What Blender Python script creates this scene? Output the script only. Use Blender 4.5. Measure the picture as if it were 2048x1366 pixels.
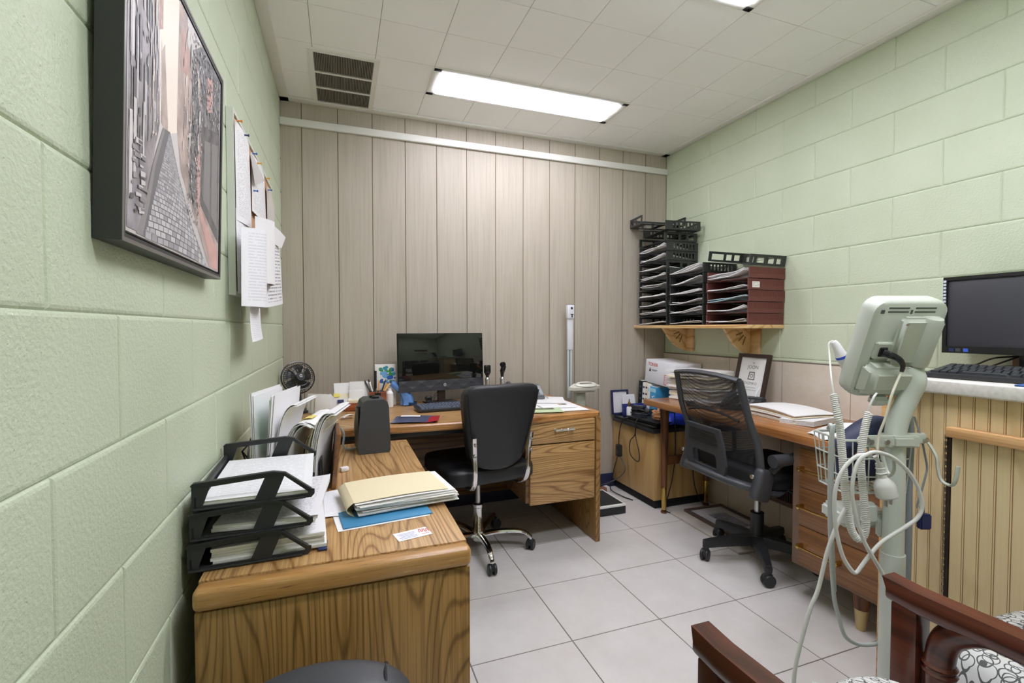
import bpy, bmesh, math, random
from mathutils import Vector, Matrix, Euler
random.seed(7)
for o in list(bpy.data.objects): bpy.data.objects.remove(o)
SC = bpy.context.scene
COL = SC.collection
PI = math.pi
def R(d): return math.radians(d)

# ---------------------------------------------------------------- camera, light, exposure
cam = bpy.data.objects.new('camera', bpy.data.cameras.new('camera')); COL.objects.link(cam)
cam.location = (0.3241, -3.1793, 1.226)
cam.rotation_euler = (R(90 - 1.607), 0, R(-19.925))
cam.data.sensor_width = 36.0; cam.data.lens = 950.0 / 2048 * 36.0
cam.data.clip_start = 0.02
SC.camera = cam
SC.view_settings.view_transform = 'Standard'; SC.view_settings.look = 'None'
SC.view_settings.exposure = 1.5; SC.view_settings.gamma = 1.0
SC.view_settings.use_curve_mapping = False
SC.cycles.use_denoising = True
SC.cycles.max_bounces = 10; SC.cycles.diffuse_bounces = 6
SC.cycles.sample_clamp_indirect = 6.0
W = bpy.data.worlds.new('world'); SC.world = W; W.use_nodes = True
W.node_tree.nodes['Background'].inputs[0].default_value = (1, 1, 1, 1)
W.node_tree.nodes['Background'].inputs[1].default_value = 0.0
LAMP_E = 8.5            # emission of the fluorescent diffusers
ROOM_W, ROOM_H, ROOM_F = 2.786, 2.60, -3.95

# ---------------------------------------------------------------- materials
def srgb(r, g, b):
    f = lambda c: c / 12.92 if c <= .04045 else ((c + .055) / 1.055) ** 2.4
    return (f(r / 255), f(g / 255), f(b / 255), 1)
class NT:
    def __init__(s, name):
        s.m = bpy.data.materials.new(name); s.m.use_nodes = True
        s.t = s.m.node_tree; s.b = s.t.nodes['Principled BSDF']
    def n(s, k, **kw):
        x = s.t.nodes.new(k)
        for a, v in kw.items():
            if a.startswith('i_'): x.inputs[a[2:].replace('_', ' ')].default_value = v
            else: setattr(x, a, v)
        return x
    def l(s, a, ao, b, bi): s.t.links.new(a.outputs[ao], b.inputs[bi])
    def set(s, **kw):
        for a, v in kw.items(): s.b.inputs[a.replace('_', ' ')].default_value = v
    def coord(s, scale=(1, 1, 1), kind='Object', rot=(0, 0, 0), loc=(0, 0, 0)):
        c = s.n('ShaderNodeTexCoord'); m = s.n('ShaderNodeMapping')
        m.inputs['Scale'].default_value = scale; m.inputs['Rotation'].default_value = rot
        m.inputs['Location'].default_value = loc
        s.l(c, kind, m, 'Vector'); return m
    def ramp(s, stops, interp='LINEAR'):
        r = s.n('ShaderNodeValToRGB'); e = r.color_ramp.elements; r.color_ramp.interpolation = interp
        while len(e) < len(stops): e.new(.5)
        for k, (p, c) in enumerate(stops):
            e[k].position = p; e[k].color = c if len(c) == 4 else (*c, 1)
        return r
    def bump(s, src, out, strength, dist=.002, chain=None):
        b = s.n('ShaderNodeBump'); b.inputs['Strength'].default_value = strength; b.inputs['Distance'].default_value = dist
        s.l(src, out, b, 'Height')
        if chain: s.l(chain, 'Normal', b, 'Normal')
        s.l(b, 'Normal', s.b, 'Normal'); return b
MATS = {}
def plain(name, col, rough=.5, metal=0, spec=.5, noise=0, nscale=40, bump=0, bscale=300, coat=0, trans=0, emit=0):
    if name in MATS: return MATS[name]
    k = NT(name); k.set(Base_Color=col, Roughness=rough, Metallic=metal, Specular_IOR_Level=spec)
    if coat: k.set(Coat_Weight=coat, Coat_Roughness=.08)
    if trans: k.set(Transmission_Weight=trans)
    if emit: k.set(Emission_Color=col, Emission_Strength=emit)
    if noise:
        m = k.coord(); t = k.n('ShaderNodeTexNoise', i_Scale=nscale, i_Detail=4.0); k.l(m, 'Vector', t, 'Vector')
        d = tuple(c * (1 - noise) for c in col[:3]) + (1,); e = tuple(min(1, c * (1 + noise)) for c in col[:3]) + (1,)
        r = k.ramp([(.3, d), (.7, e)]); k.l(t, 'Fac', r, 'Fac'); k.l(r, 'Color', k.b, 'Base Color')
    if bump:
        m = k.coord(); t = k.n('ShaderNodeTexNoise', i_Scale=bscale, i_Detail=3.0); k.l(m, 'Vector', t, 'Vector')
        k.bump(t, 'Fac', bump, .001)
    MATS[name] = k.m; return k.m
def wood(name, dark, mid, light, grain='y', ring=9.0, fine=1.0, rough=.38, stretch=.13, seed=(0, 0, 0), coat=0, contrast=1):
    k = NT(name); k.set(Roughness=rough)
    if coat: k.set(Coat_Weight=coat, Coat_Roughness=.15)
    s = {'x': (stretch, 1, 1), 'y': (1, stretch, 1), 'z': (1, 1, stretch)}[grain]
    f = {'x': (2.2, 160, 160), 'y': (160, 2.2, 160), 'z': (160, 160, 2.2)}[grain]
    m = k.coord(s, loc=seed)
    n0 = k.n('ShaderNodeTexNoise', i_Scale=2.2, i_Detail=2.0); k.l(m, 'Vector', n0, 'Vector')
    mul = k.n('ShaderNodeMath', operation='MULTIPLY'); mul.inputs[1].default_value = ring * 3.6; k.l(n0, 'Fac', mul, 0)
    n1 = k.n('ShaderNodeTexNoise', i_Scale=28.0, i_Detail=3.0); k.l(m, 'Vector', n1, 'Vector')
    mu2 = k.n('ShaderNodeMath', operation='MULTIPLY_ADD'); mu2.inputs[1].default_value = .5; k.l(n1, 'Fac', mu2, 0); k.l(mul, 'Value', mu2, 2)
    fr = k.n('ShaderNodeMath', operation='FRACT'); k.l(mu2, 'Value', fr, 0)
    r = k.ramp([(0, dark), (.14, mid), (.5, light), (.8, mid), (.93, dark), (1, dark)]); k.l(fr, 'Value', r, 'Fac')
    m2 = k.coord(f); n2 = k.n('ShaderNodeTexNoise', i_Scale=1.0, i_Detail=3.0, i_Roughness=.7); k.l(m2, 'Vector', n2, 'Vector')
    r2 = k.ramp([(.42, (.62, .58, .52)), (.56, (1, 1, 1))]); k.l(n2, 'Fac', r2, 'Fac')
    mx = k.n('ShaderNodeMix', data_type='RGBA', blend_type='MULTIPLY'); mx.inputs[0].default_value = .75 * fine
    k.l(r, 'Color', mx, 'A'); k.l(r2, 'Color', mx, 'B')
    for o in mx.outputs:
        if o.type == 'RGBA': k.t.links.new(o, k.b.inputs['Base Color'])
    k.bump(n2, 'Fac', .12, .0006)
    MATS[name] = k.m; return k.m
def mixlink(k, mx, tgt, sock='Base Color'):
    for o in mx.outputs:
        if o.type == 'RGBA': k.t.links.new(o, tgt.inputs[sock])
def mk_block_paint():
    k = NT('green_block_paint'); k.set(Roughness=.42, Specular_IOR_Level=.4)
    m = k.coord(); n = k.n('ShaderNodeTexNoise', i_Scale=3.0, i_Detail=4.0); k.l(m, 'Vector', n, 'Vector')
    r = k.ramp([(.3, srgb(190, 200, 172)), (.7, srgb(198, 207, 182))]); k.l(n, 'Fac', r, 'Fac')
    # scuffed paler and darker patches
    n4 = k.n('ShaderNodeTexNoise', i_Scale=1.4, i_Detail=7.0, i_Roughness=.75); k.l(m, 'Vector', n4, 'Vector')
    r4 = k.ramp([(.63, (0, 0, 0)), (.72, (1, 1, 1))]); k.l(n4, 'Fac', r4, 'Fac')
    mx = k.n('ShaderNodeMix', data_type='RGBA'); k.l(r4, 'Color', mx, 0); k.l(r, 'Color', mx, 'A'); mx.inputs['B'].default_value = srgb(182, 193, 160)
    mixlink(k, mx, k.b)
    a = k.n('ShaderNodeTexNoise', i_Scale=130.0, i_Detail=4.0, i_Roughness=.55); k.l(m, 'Vector', a, 'Vector')
    b1 = k.bump(a, 'Fac', .55, .004)
    v = k.n('ShaderNodeTexVoronoi', i_Scale=85.0); k.l(m, 'Vector', v, 'Vector')
    rv = k.ramp([(.0, (0, 0, 0)), (.16, (1, 1, 1))]); k.l(v, 'Distance', rv, 'Fac')
    k.bump(rv, 'Color', .3, .0025, b1)
    return k.m
def mk_panel():
    k = NT('pickled_panelling'); k.set(Roughness=.5)
    m = k.coord((70, 70, 2.0)); n = k.n('ShaderNodeTexNoise', i_Scale=1.0, i_Detail=5.0, i_Roughness=.65); k.l(m, 'Vector', n, 'Vector')
    r = k.ramp([(.28, srgb(168, 158, 143)), (.5, srgb(181, 172, 157)), (.75, srgb(187, 179, 166))]); k.l(n, 'Fac', r, 'Fac')
    m2 = k.coord((9, 9, 1.3)); n2 = k.n('ShaderNodeTexNoise', i_Scale=1.0, i_Detail=2.0); k.l(m2, 'Vector', n2, 'Vector')
    r2 = k.ramp([(.35, (.94, .93, .92)), (.65, (1, 1, 1))]); k.l(n2, 'Fac', r2, 'Fac')
    mx = k.n('ShaderNodeMix', data_type='RGBA', blend_type='MULTIPLY'); mx.inputs[0].default_value = 1
    k.l(r, 'Color', mx, 'A'); k.l(r2, 'Color', mx, 'B'); mixlink(k, mx, k.b)
    return k.m
def mk_ceiling():
    k = NT('acoustic_tile'); k.set(Roughness=.85)
    m = k.coord(); n = k.n('ShaderNodeTexNoise', i_Scale=4.0, i_Detail=3.0); k.l(m, 'Vector', n, 'Vector')
    r = k.ramp([(.3, srgb(247, 247, 245)), (.7, srgb(251, 251, 250))]); k.l(n, 'Fac', r, 'Fac')
    v = k.n('ShaderNodeTexVoronoi', i_Scale=150.0, i_Randomness=1.0); k.l(m, 'Vector', v, 'Vector')
    rv = k.ramp([(.05, (.86, .855, .84)), (.15, (1, 1, 1))]); k.l(v, 'Distance', rv, 'Fac')
    mx = k.n('ShaderNodeMix', data_type='RGBA', blend_type='MULTIPLY'); mx.inputs[0].default_value = .8
    k.l(r, 'Color', mx, 'A'); k.l(rv, 'Color', mx, 'B'); mixlink(k, mx, k.b)
    return k.m
def mk_tile(name, a, b, rough=.35, sc=5):
    k = NT(name); k.set(Roughness=rough)
    m = k.coord(); n = k.n('ShaderNodeTexNoise', i_Scale=float(sc), i_Detail=8.0, i_Roughness=.65); k.l(m, 'Vector', n, 'Vector')
    r = k.ramp([(.32, a), (.68, b)]); k.l(n, 'Fac', r, 'Fac'); k.l(r, 'Color', k.b, 'Base Color')
    n2 = k.n('ShaderNodeTexNoise', i_Scale=60.0, i_Detail=4.0); k.l(m, 'Vector', n2, 'Vector'); k.bump(n2, 'Fac', .06, .001)
    return k.m
def mk_print(name, paper, ink, lines=38, dens=.5, cols=(0, 1), rough=.6):
    """paper with rows of small print; u,v come from the sheet's own uv"""
    k = NT(name); k.set(Roughness=rough)
    c = k.n('ShaderNodeTexCoord'); sp = k.n('ShaderNodeSeparateXYZ'); k.l(c, 'UV', sp, 'Vector')
    ml = k.n('ShaderNodeMath', operation='MULTIPLY'); ml.inputs[1].default_value = lines; k.l(sp, 'Y', ml, 0)
    fr = k.n('ShaderNodeMath', operation='FRACT'); k.l(ml, 'Value', fr, 0)
    row = k.n('ShaderNodeMath', operation='LESS_THAN'); row.inputs[1].default_value = .38; k.l(fr, 'Value', row, 0)
    fl = k.n('ShaderNodeMath', operation='FLOOR'); k.l(ml, 'Value', fl, 0)
    mm = k.n('ShaderNodeCombineXYZ'); mx = k.n('ShaderNodeMath', operation='MULTIPLY'); mx.inputs[1].default_value = 26; k.l(sp, 'X', mx, 0)
    my = k.n('ShaderNodeMath', operation='MULTIPLY'); my.inputs[1].default_value = 7.31; k.l(fl, 'Value', my, 0)
    k.l(mx, 'Value', mm, 'X'); k.l(my, 'Value', mm, 'Y')
    n = k.n('ShaderNodeTexNoise', i_Scale=1.0, i_Detail=1.0); k.l(mm, 'Vector', n, 'Vector')
    g = k.n('ShaderNodeMath', operation='GREATER_THAN'); g.inputs[1].default_value = 1 - dens; k.l(n, 'Fac', g, 0)
    a = k.n('ShaderNodeMath', operation='MULTIPLY'); k.l(row, 'Value', a, 0); k.l(g, 'Value', a, 1)
    w = k.n('ShaderNodeMath', operation='COMPARE'); w.inputs[1].default_value = .5; w.inputs[2].default_value = .41; k.l(sp, 'X', w, 0)
    w2 = k.n('ShaderNodeMath', operation='COMPARE'); w2.inputs[1].default_value = .5; w2.inputs[2].default_value = .44; k.l(sp, 'Y', w2, 0)
    a2 = k.n('ShaderNodeMath', operation='MULTIPLY'); k.l(a, 'Value', a2, 0); k.l(w, 'Value', a2, 1)
    a3 = k.n('ShaderNodeMath', operation='MULTIPLY'); k.l(a2, 'Value', a3, 0); k.l(w2, 'Value', a3, 1)
    a4 = k.n('ShaderNodeMath', operation='MULTIPLY'); a4.inputs[1].default_value = .75; k.l(a3, 'Value', a4, 0)
    mi = k.n('ShaderNodeMix', data_type='RGBA'); k.l(a4, 'Value', mi, 0); mi.inputs['A'].default_value = paper; mi.inputs['B'].default_value = ink
    mixlink(k, mi, k.b); MATS[name] = k.m; return k.m
def mk_pages(name, a, b, axis='z', freq=700):
    k = NT(name); k.set(Roughness=.7)
    s = [3, 3, 3]; s['xyz'.index(axis)] = freq
    m = k.coord(tuple(s)); n = k.n('ShaderNodeTexNoise', i_Scale=1.0, i_Detail=2.0); k.l(m, 'Vector', n, 'Vector')
    r = k.ramp([(.36, a), (.6, b)]); k.l(n, 'Fac', r, 'Fac'); k.l(r, 'Color', k.b, 'Base Color')
    k.bump(n, 'Fac', .4, .001); MATS[name] = k.m; return k.m

M_block = mk_block_paint(); M_panel = mk_panel(); M_ceil = mk_ceiling()
M_groove = plain('panel_groove', srgb(128, 104, 82), .7)
M_floor = mk_tile('floor_tile', srgb(204, 200, 196), srgb(215, 212, 208), .3, 6)
M_grout = plain('floor_grout', srgb(108, 104, 100), .8)
M_wtile = mk_tile('wall_tile', srgb(196, 184, 168), srgb(212, 202, 188), .35, 5)
M_wgrout = plain('wall_grout', srgb(120, 110, 98), .8)
M_white = plain('white_trim_paint', srgb(232, 231, 226), .45)
M_seam = plain('ceiling_seam', srgb(140, 136, 128), .9)
OAK = dict(dark=srgb(146, 106, 62), mid=srgb(186, 147, 96), light=srgb(194, 156, 105))
M_oak_x = wood('oak_laminate_across', **OAK, grain='x', ring=26, seed=(.4, .3, .2))
M_oak_y = wood('oak_laminate_along', **OAK, grain='y', ring=26, seed=(.15, .1, .6))
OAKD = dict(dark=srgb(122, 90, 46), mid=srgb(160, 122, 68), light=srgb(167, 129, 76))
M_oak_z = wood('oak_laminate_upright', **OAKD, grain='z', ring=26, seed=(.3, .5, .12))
M_oak_edge = wood('oak_edge_band', srgb(150, 100, 52), srgb(186, 132, 76), srgb(196, 142, 84), grain='x', ring=5, rough=.3, coat=.3)
M_oak_edge_y = wood('oak_edge_band_along', srgb(150, 100, 52), srgb(186, 132, 76), srgb(196, 142, 84), grain='y', ring=5, rough=.3, coat=.3)
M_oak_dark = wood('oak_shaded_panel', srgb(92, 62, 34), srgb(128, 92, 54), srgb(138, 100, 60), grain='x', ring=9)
M_cherry = wood('brown_desk_top', srgb(152, 100, 56), srgb(170, 114, 66), srgb(180, 124, 76), grain='y', ring=4, rough=.25, coat=.35)
M_walnut = wood('brown_drawer_front', srgb(120, 82, 50), srgb(138, 96, 60), srgb(146, 103, 66), grain='y', ring=3.5, rough=.35)
M_leg = wood('brown_turned_leg', srgb(84, 50, 28), srgb(112, 68, 40), srgb(124, 78, 46), grain='z', ring=4)
M_frame_br = plain('brown_metal_frame', srgb(122, 96, 78), .5)
M_maple = wood('pressboard_yellow', srgb(186, 148, 92), srgb(202, 164, 108), srgb(206, 170, 115), grain='z', ring=3, fine=.35)
M_bead = wood('beadboard_maple', srgb(216, 192, 146), srgb(226, 204, 158), srgb(229, 208, 164), grain='z', ring=2, fine=.1, stretch=.4)
M_beadgroove = plain('beadboard_groove', srgb(152, 108, 60), .7)
M_pine = wood('pine', srgb(196, 152, 96), srgb(222, 186, 132), srgb(228, 194, 144), grain='y', ring=4, fine=.5)
M_rail = wood('door_rail_oak', srgb(190, 138, 84), srgb(214, 166, 112), srgb(222, 178, 126), grain='y', ring=5, fine=.6)
M_mahog = wood('mahogany_stain', srgb(62, 28, 18), srgb(88, 42, 30), srgb(98, 50, 36), grain='y', ring=5, fine=.7, rough=.28, coat=.4)
M_black = plain('black_plastic', srgb(38, 39, 41), .45, bump=.05)
M_blackg = plain('black_gloss_plastic', srgb(22, 22, 24), .2)
M_blackm = plain('black_matte', srgb(26, 26, 28), .75)
M_grayp = plain('dark_grey_plastic', srgb(62, 64, 68), .42, bump=.06)
M_leather = plain('black_leatherette', srgb(38, 39, 42), .42, bump=.12, bscale=260)
M_chrome = plain('chrome', (.82, .82, .82, 1), .08, 1)
M_steel = plain('brushed_steel', (.62, .62, .62, 1), .3, 1)
M_brass = plain('brass', srgb(196, 164, 92), .25, 1)
M_brassm = plain('cream_brass_ferrule', srgb(200, 180, 132), .35, .4)
M_paper = plain('white_paper', srgb(233, 232, 232), .65)
M_cream = plain('cream_card', srgb(232, 222, 196), .65)
M_manila = plain('manila_card', srgb(228, 216, 180), .6)
M_blue = plain('blue_folder', srgb(64, 134, 176), .45)
M_navy = plain('navy', srgb(30, 40, 86), .5)
M_text = mk_print('printed_page', srgb(234, 233, 233), srgb(176, 176, 182), 46, .5)
M_form = mk_print('printed_form', srgb(232, 232, 234), srgb(206, 206, 212), 26, .6)
M_pages = mk_pages('page_edges', srgb(196, 192, 186), srgb(236, 235, 232))
M_pages_v = mk_pages('page_edges_upright', srgb(190, 186, 178), srgb(236, 234, 228), 'x')
M_vital = plain('vitals_grey_plastic', srgb(190, 196, 184), .4, bump=.03)
M_vitalpole = plain('vitals_pole_enamel', srgb(204, 209, 201), .35)
M_cord = plain('pale_grey_cord', srgb(204, 205, 198), .45)
M_cordg = plain('mid_grey_cord', srgb(140, 146, 148), .5)
M_cordb = plain('black_cord', srgb(28, 28, 30), .5)
M_screen = plain('glossy_dark_screen', (.006, .007, .006, 1), .04, spec=.6)
M_screenm = plain('matte_dark_screen', srgb(58, 59, 64), .35)
M_key = plain('black_keycap', srgb(44, 46, 52), .4)
M_rust = plain('oxblood_plastic', srgb(104, 56, 50), .45)
M_olive = plain('black_tray_plastic', srgb(46, 48, 46), .45)
M_red = plain('red_ink', srgb(206, 60, 44), .5)
M_ink = plain('black_ink', srgb(30, 30, 34), .6)
M_inkw = plain('white_ink', srgb(240, 240, 240), .5)
M_inkb = plain('blue_ink', srgb(50, 90, 190), .5)

# ---------------------------------------------------------------- mesh helpers
def frame_of(d):
    d = Vector(d).normalized(); u = Vector((0, 0, 1)) if abs(d.z) < .9 else Vector((1, 0, 0))
    a = d.cross(u).normalized(); return a, d.cross(a).normalized(), d
class MB:
    def __init__(s): s.bm = bmesh.new(); s.uv = s.bm.loops.layers.uv.new('uv')
    def face(s, vs, m=0):
        try: f = s.bm.faces.new(vs); f.material_index = m; return f
        except ValueError: return None
    def box(s, c, d, rot=(0, 0, 0), bev=0, m=0, seg=2, taper=None):
        t = bmesh.new(); bmesh.ops.create_cube(t, size=1)
        for v in t.verts:
            k = 1
            if taper and v.co.z > 0: k = taper
            v.co = Vector((v.co.x * d[0] * k, v.co.y * d[1] * k, v.co.z * d[2]))
        if bev: bmesh.ops.bevel(t, geom=t.edges[:], offset=min(bev, min(d) * .49), segments=seg, affect='EDGES', profile=.5)
        X = Matrix.Translation(c) @ Euler([R(a) for a in rot]).to_matrix().to_4x4()
        s.merge(t, X, m); return s
    def merge(s, t, X=Matrix(), m=0):
        mp = {}
        for v in t.verts: mp[v] = s.bm.verts.new(X @ v.co)
        for f in t.faces: s.face([mp[v] for v in f.verts], m if m is not None else f.material_index)
        t.free()
    def cyl(s, p0, p1, r0, r1=None, n=16, m=0, caps=True):
        r1 = r0 if r1 is None else r1; p0, p1 = Vector(p0), Vector(p1); a, b, d = frame_of(p1 - p0); L = []
        for p, r in ((p0, r0), (p1, r1)):
            L.append([s.bm.verts.new(p + (a * math.cos(2 * PI * k / n) + b * math.sin(2 * PI * k / n)) * r) for k in range(n)])
        for k in range(n): s.face([L[0][k], L[0][(k + 1) % n], L[1][(k + 1) % n], L[1][k]], m)
        if caps: s.face(L[0][::-1], m); s.face(L[1], m)
        return s
    def tube(s, pts, r, n=8, m=0, closed=False, flat=1.0):
        pts = [Vector(p) for p in pts]; N = len(pts); rs = r if isinstance(r, (list, tuple)) else [r] * N
        T = []
        for k in range(N):
            a = pts[k - 1] if (k or closed) else pts[0]; b = pts[(k + 1) % N] if (k < N - 1 or closed) else pts[-1]
            T.append((b - a).normalized())
        a, b, _ = frame_of(T[0]); L = []
        for k in range(N):
            a = (a - T[k] * a.dot(T[k])).normalized(); b = T[k].cross(a)
            L.append([s.bm.verts.new(pts[k] + (a * math.cos(2 * PI * j / n) + b * math.sin(2 * PI * j / n) * flat) * rs[k]) for j in range(n)])
        for k in range(N if closed else N - 1):
            A, B = L[k], L[(k + 1) % N]
            for j in range(n): s.face([A[j], A[(j + 1) % n], B[(j + 1) % n], B[j]], m)
        if not closed: s.face(L[0][::-1], m); s.face(L[-1], m)
        return s
    def lathe(s, prof, c=(0, 0, 0), n=24, X=None, m=0):
        X = X or Matrix.Translation(c); L = []
        for r, z in prof:
            L.append([s.bm.verts.new(X @ Vector((r * math.cos(2 * PI * k / n), r * math.sin(2 * PI * k / n), z))) for k in range(n)] if r > 1e-6 else [s.bm.verts.new(X @ Vector((0, 0, z)))])
        for A, B in zip(L, L[1:]):
            for k in range(n):
                q = (k + 1) % n
                if len(A) == 1 and len(B) == 1: continue
                if len(A) == 1: s.face([A[0], B[q], B[k]], m)
                elif len(B) == 1: s.face([A[k], A[q], B[0]], m)
                else: s.face([A[k], A[q], B[q], B[k]], m)
        return s
    def plate(s, outer, holes=(), th=.003, X=Matrix(), m=0):
        """flat plate with holes, outline in xy, thickness along z"""
        t = bmesh.new(); E = []
        for loop in [outer] + list(holes):
            vs = [t.verts.new((p[0], p[1], 0)) for p in loop]
            for k in range(len(vs)): E.append(t.edges.new((vs[k], vs[(k + 1) % len(vs)])))
        bmesh.ops.triangle_fill(t, use_beauty=True, edges=E)
        r = bmesh.ops.extrude_face_region(t, geom=t.faces[:])
        for v in r['geom']:
            if isinstance(v, bmesh.types.BMVert): v.co.z += th
        bmesh.ops.recalc_face_normals(t, faces=t.faces[:]); s.merge(t, X, m); return s
    def sheet(s, fn, nu=2, nv=2, m=0, th=0):
        """fn(u,v)->point ; optional thickness downwards along the local normal"""
        P = [[Vector(fn(i / nu, j / nv)) for j in range(nv + 1)] for i in range(nu + 1)]
        def nrm(i, j):
            a = P[min(i + 1, nu)][j] - P[max(i - 1, 0)][j]; b = P[i][min(j + 1, nv)] - P[i][max(j - 1, 0)]
            return a.cross(b).normalized()
        A = [[s.bm.verts.new(p) for p in r] for r in P]
        B = [[s.bm.verts.new(P[i][j] - nrm(i, j) * th) for j in range(nv + 1)] for i in range(nu + 1)] if th else None
        for i in range(nu):
            for j in range(nv):
                f = s.face([A[i][j], A[i + 1][j], A[i + 1][j + 1], A[i][j + 1]], m)
                for l, (x, y) in zip(f.loops, ((i, j), (i + 1, j), (i + 1, j + 1), (i, j + 1))): l[s.uv].uv = (x / nu, y / nv)
                if th: s.face([B[i][j + 1], B[i + 1][j + 1], B[i + 1][j], B[i][j]], m)
        if th:
            for i in range(nu):
                s.face([A[i + 1][0], A[i][0], B[i][0], B[i + 1][0]], m); s.face([A[i][nv], A[i + 1][nv], B[i + 1][nv], B[i][nv]], m)
            for j in range(nv):
                s.face([A[0][j], A[0][j + 1], B[0][j + 1], B[0][j]], m); s.face([A[nu][j + 1], A[nu][j], B[nu][j], B[nu][j + 1]], m)
        return s
    def quad(s, a, b, c, d, m=0):
        f = s.face([s.bm.verts.new(p) for p in (a, b, c, d)], m)
        for l, q in zip(f.loops, ((0, 0), (1, 0), (1, 1), (0, 1))): l[s.uv].uv = q
        return s
    def poly(s, pts, m=0): s.face([s.bm.verts.new(p) for p in pts], m); return s
    def build(s, name, mat, parent=None, smooth=35, sub=0):
        me = bpy.data.meshes.new(name)
        if smooth is not None or sub:
            bmesh.ops.recalc_face_normals(s.bm, faces=s.bm.faces[:])
        s.bm.to_mesh(me); s.bm.free()
        for x in (mat if isinstance(mat, (list, tuple)) else [mat]): me.materials.append(x)
        if smooth:
            me.shade_smooth()
            try: me.set_sharp_from_angle(angle=R(smooth))
            except Exception: pass
        o = bpy.data.objects.new(name, me); COL.objects.link(o)
        if parent: o.parent = parent
        if sub:
            q = o.modifiers.new('sub', 'SUBSURF'); q.levels = sub; q.render_levels = sub
        return o
def tag(o, label, cat, group=None):
    o['label'] = label; o['category'] = cat
    if group: o['group'] = group
    return o
def thing(name, label, cat, loc=(0, 0, 0), rot=0, group=None):
    o = bpy.data.objects.new(name, None); COL.objects.link(o); o.empty_display_size = .05
    o.location = loc; o.rotation_euler = [R(a) for a in rot] if isinstance(rot, (tuple, list)) else (0, 0, R(rot))
    return tag(o, label, cat, group)
def place(o, loc, rot=0):
    o.location = loc; o.rotation_euler = [R(a) for a in rot] if isinstance(rot, (tuple, list)) else (0, 0, R(rot)); return o
def struct(o): o['kind'] = 'structure'; return o
def dup(o, loc, rot, label, group=None):
    c = o.copy(); COL.objects.link(c); place(c, loc, rot); c['label'] = label
    if group: c['group'] = group
    for p in list(o.children):
        q = p.copy(); COL.objects.link(q); q.parent = c
        for g in list(p.children):
            h = g.copy(); COL.objects.link(h); h.parent = q
    return c
def text(body, size, mat, parent, loc, rot=(0, 0, 0), name='lettering', align='CENTER', th=.0004, squash=1, shear=0):
    cu = bpy.data.curves.new('txt', 'FONT'); cu.body = body; cu.size = size; cu.align_x = align; cu.align_y = 'CENTER'
    cu.extrude = th; cu.shear = shear
    t = bpy.data.objects.new('txt', cu); COL.objects.link(t); bpy.context.view_layer.update()
    me = bpy.data.meshes.new_from_object(t.evaluated_get(bpy.context.evaluated_depsgraph_get()))
    bpy.data.objects.remove(t); bpy.data.curves.remove(cu)
    if squash != 1: me.transform(Matrix.Scale(squash, 4, (1, 0, 0)))
    me.name = name; me.materials.clear(); me.materials.append(mat)
    o = bpy.data.objects.new(name, me); COL.objects.link(o); o.parent = parent
    o.location = loc; o.rotation_euler = [R(a) for a in rot]; return o
def spline(pts, n=8, closed=False):
    """Catmull-Rom through the points"""
    P = [Vector(p) for p in pts]; N = len(P); out = []
    for k in range(N if closed else N - 1):
        a = P[(k - 1) % N] if (k or closed) else P[0]; b = P[k]; c = P[(k + 1) % N]; d = P[(k + 2) % N] if (k < N - 2 or closed) else P[-1]
        for j in range(n):
            t = j / n
            out.append(.5 * ((2 * b) + (c - a) * t + (2 * a - 5 * b + 4 * c - d) * t * t + (3 * b - a - 3 * c + d) * t ** 3))
    if not closed: out.append(P[-1])
    return out
def coil(path, rad, turns, wire, n_per=9, m=0, mb=None):
    pts = spline(path, 24); N = int(turns * n_per)
    L = [0]
    for a, b in zip(pts, pts[1:]): L.append(L[-1] + (b - a).length)
    out = []; j = 0; a, _, _ = frame_of(pts[1] - pts[0])
    for k in range(N + 1):
        s = L[-1] * k / N
        while j < len(L) - 2 and L[j + 1] < s: j += 1
        t = (s - L[j]) / max(1e-9, L[j + 1] - L[j]); p = pts[j].lerp(pts[j + 1], t); d = (pts[j + 1] - pts[j]).normalized()
        a = (a - d * a.dot(d)).normalized(); b = d.cross(a); w = 2 * PI * k / n_per
        out.append(p + (a * math.cos(w) + b * math.sin(w)) * rad)
    mb = mb or MB(); mb.tube(out, wire, 5, m); return mb
def rrect(w, h, r, n=5, cx=0, cy=0):
    P = []
    for k, (sx, sy) in enumerate(((1, 1), (-1, 1), (-1, -1), (1, -1))):
        for j in range(n + 1):
            t = PI / 2 * (k + j / n); P.append((cx + sx * (w / 2 - r) + r * math.cos(t), cy + sy * (h / 2 - r) + r * math.sin(t)))
    return P
def rect(x0, y0, x1, y1): return [(x0, y0), (x1, y0), (x1, y1), (x0, y1)]

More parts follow.
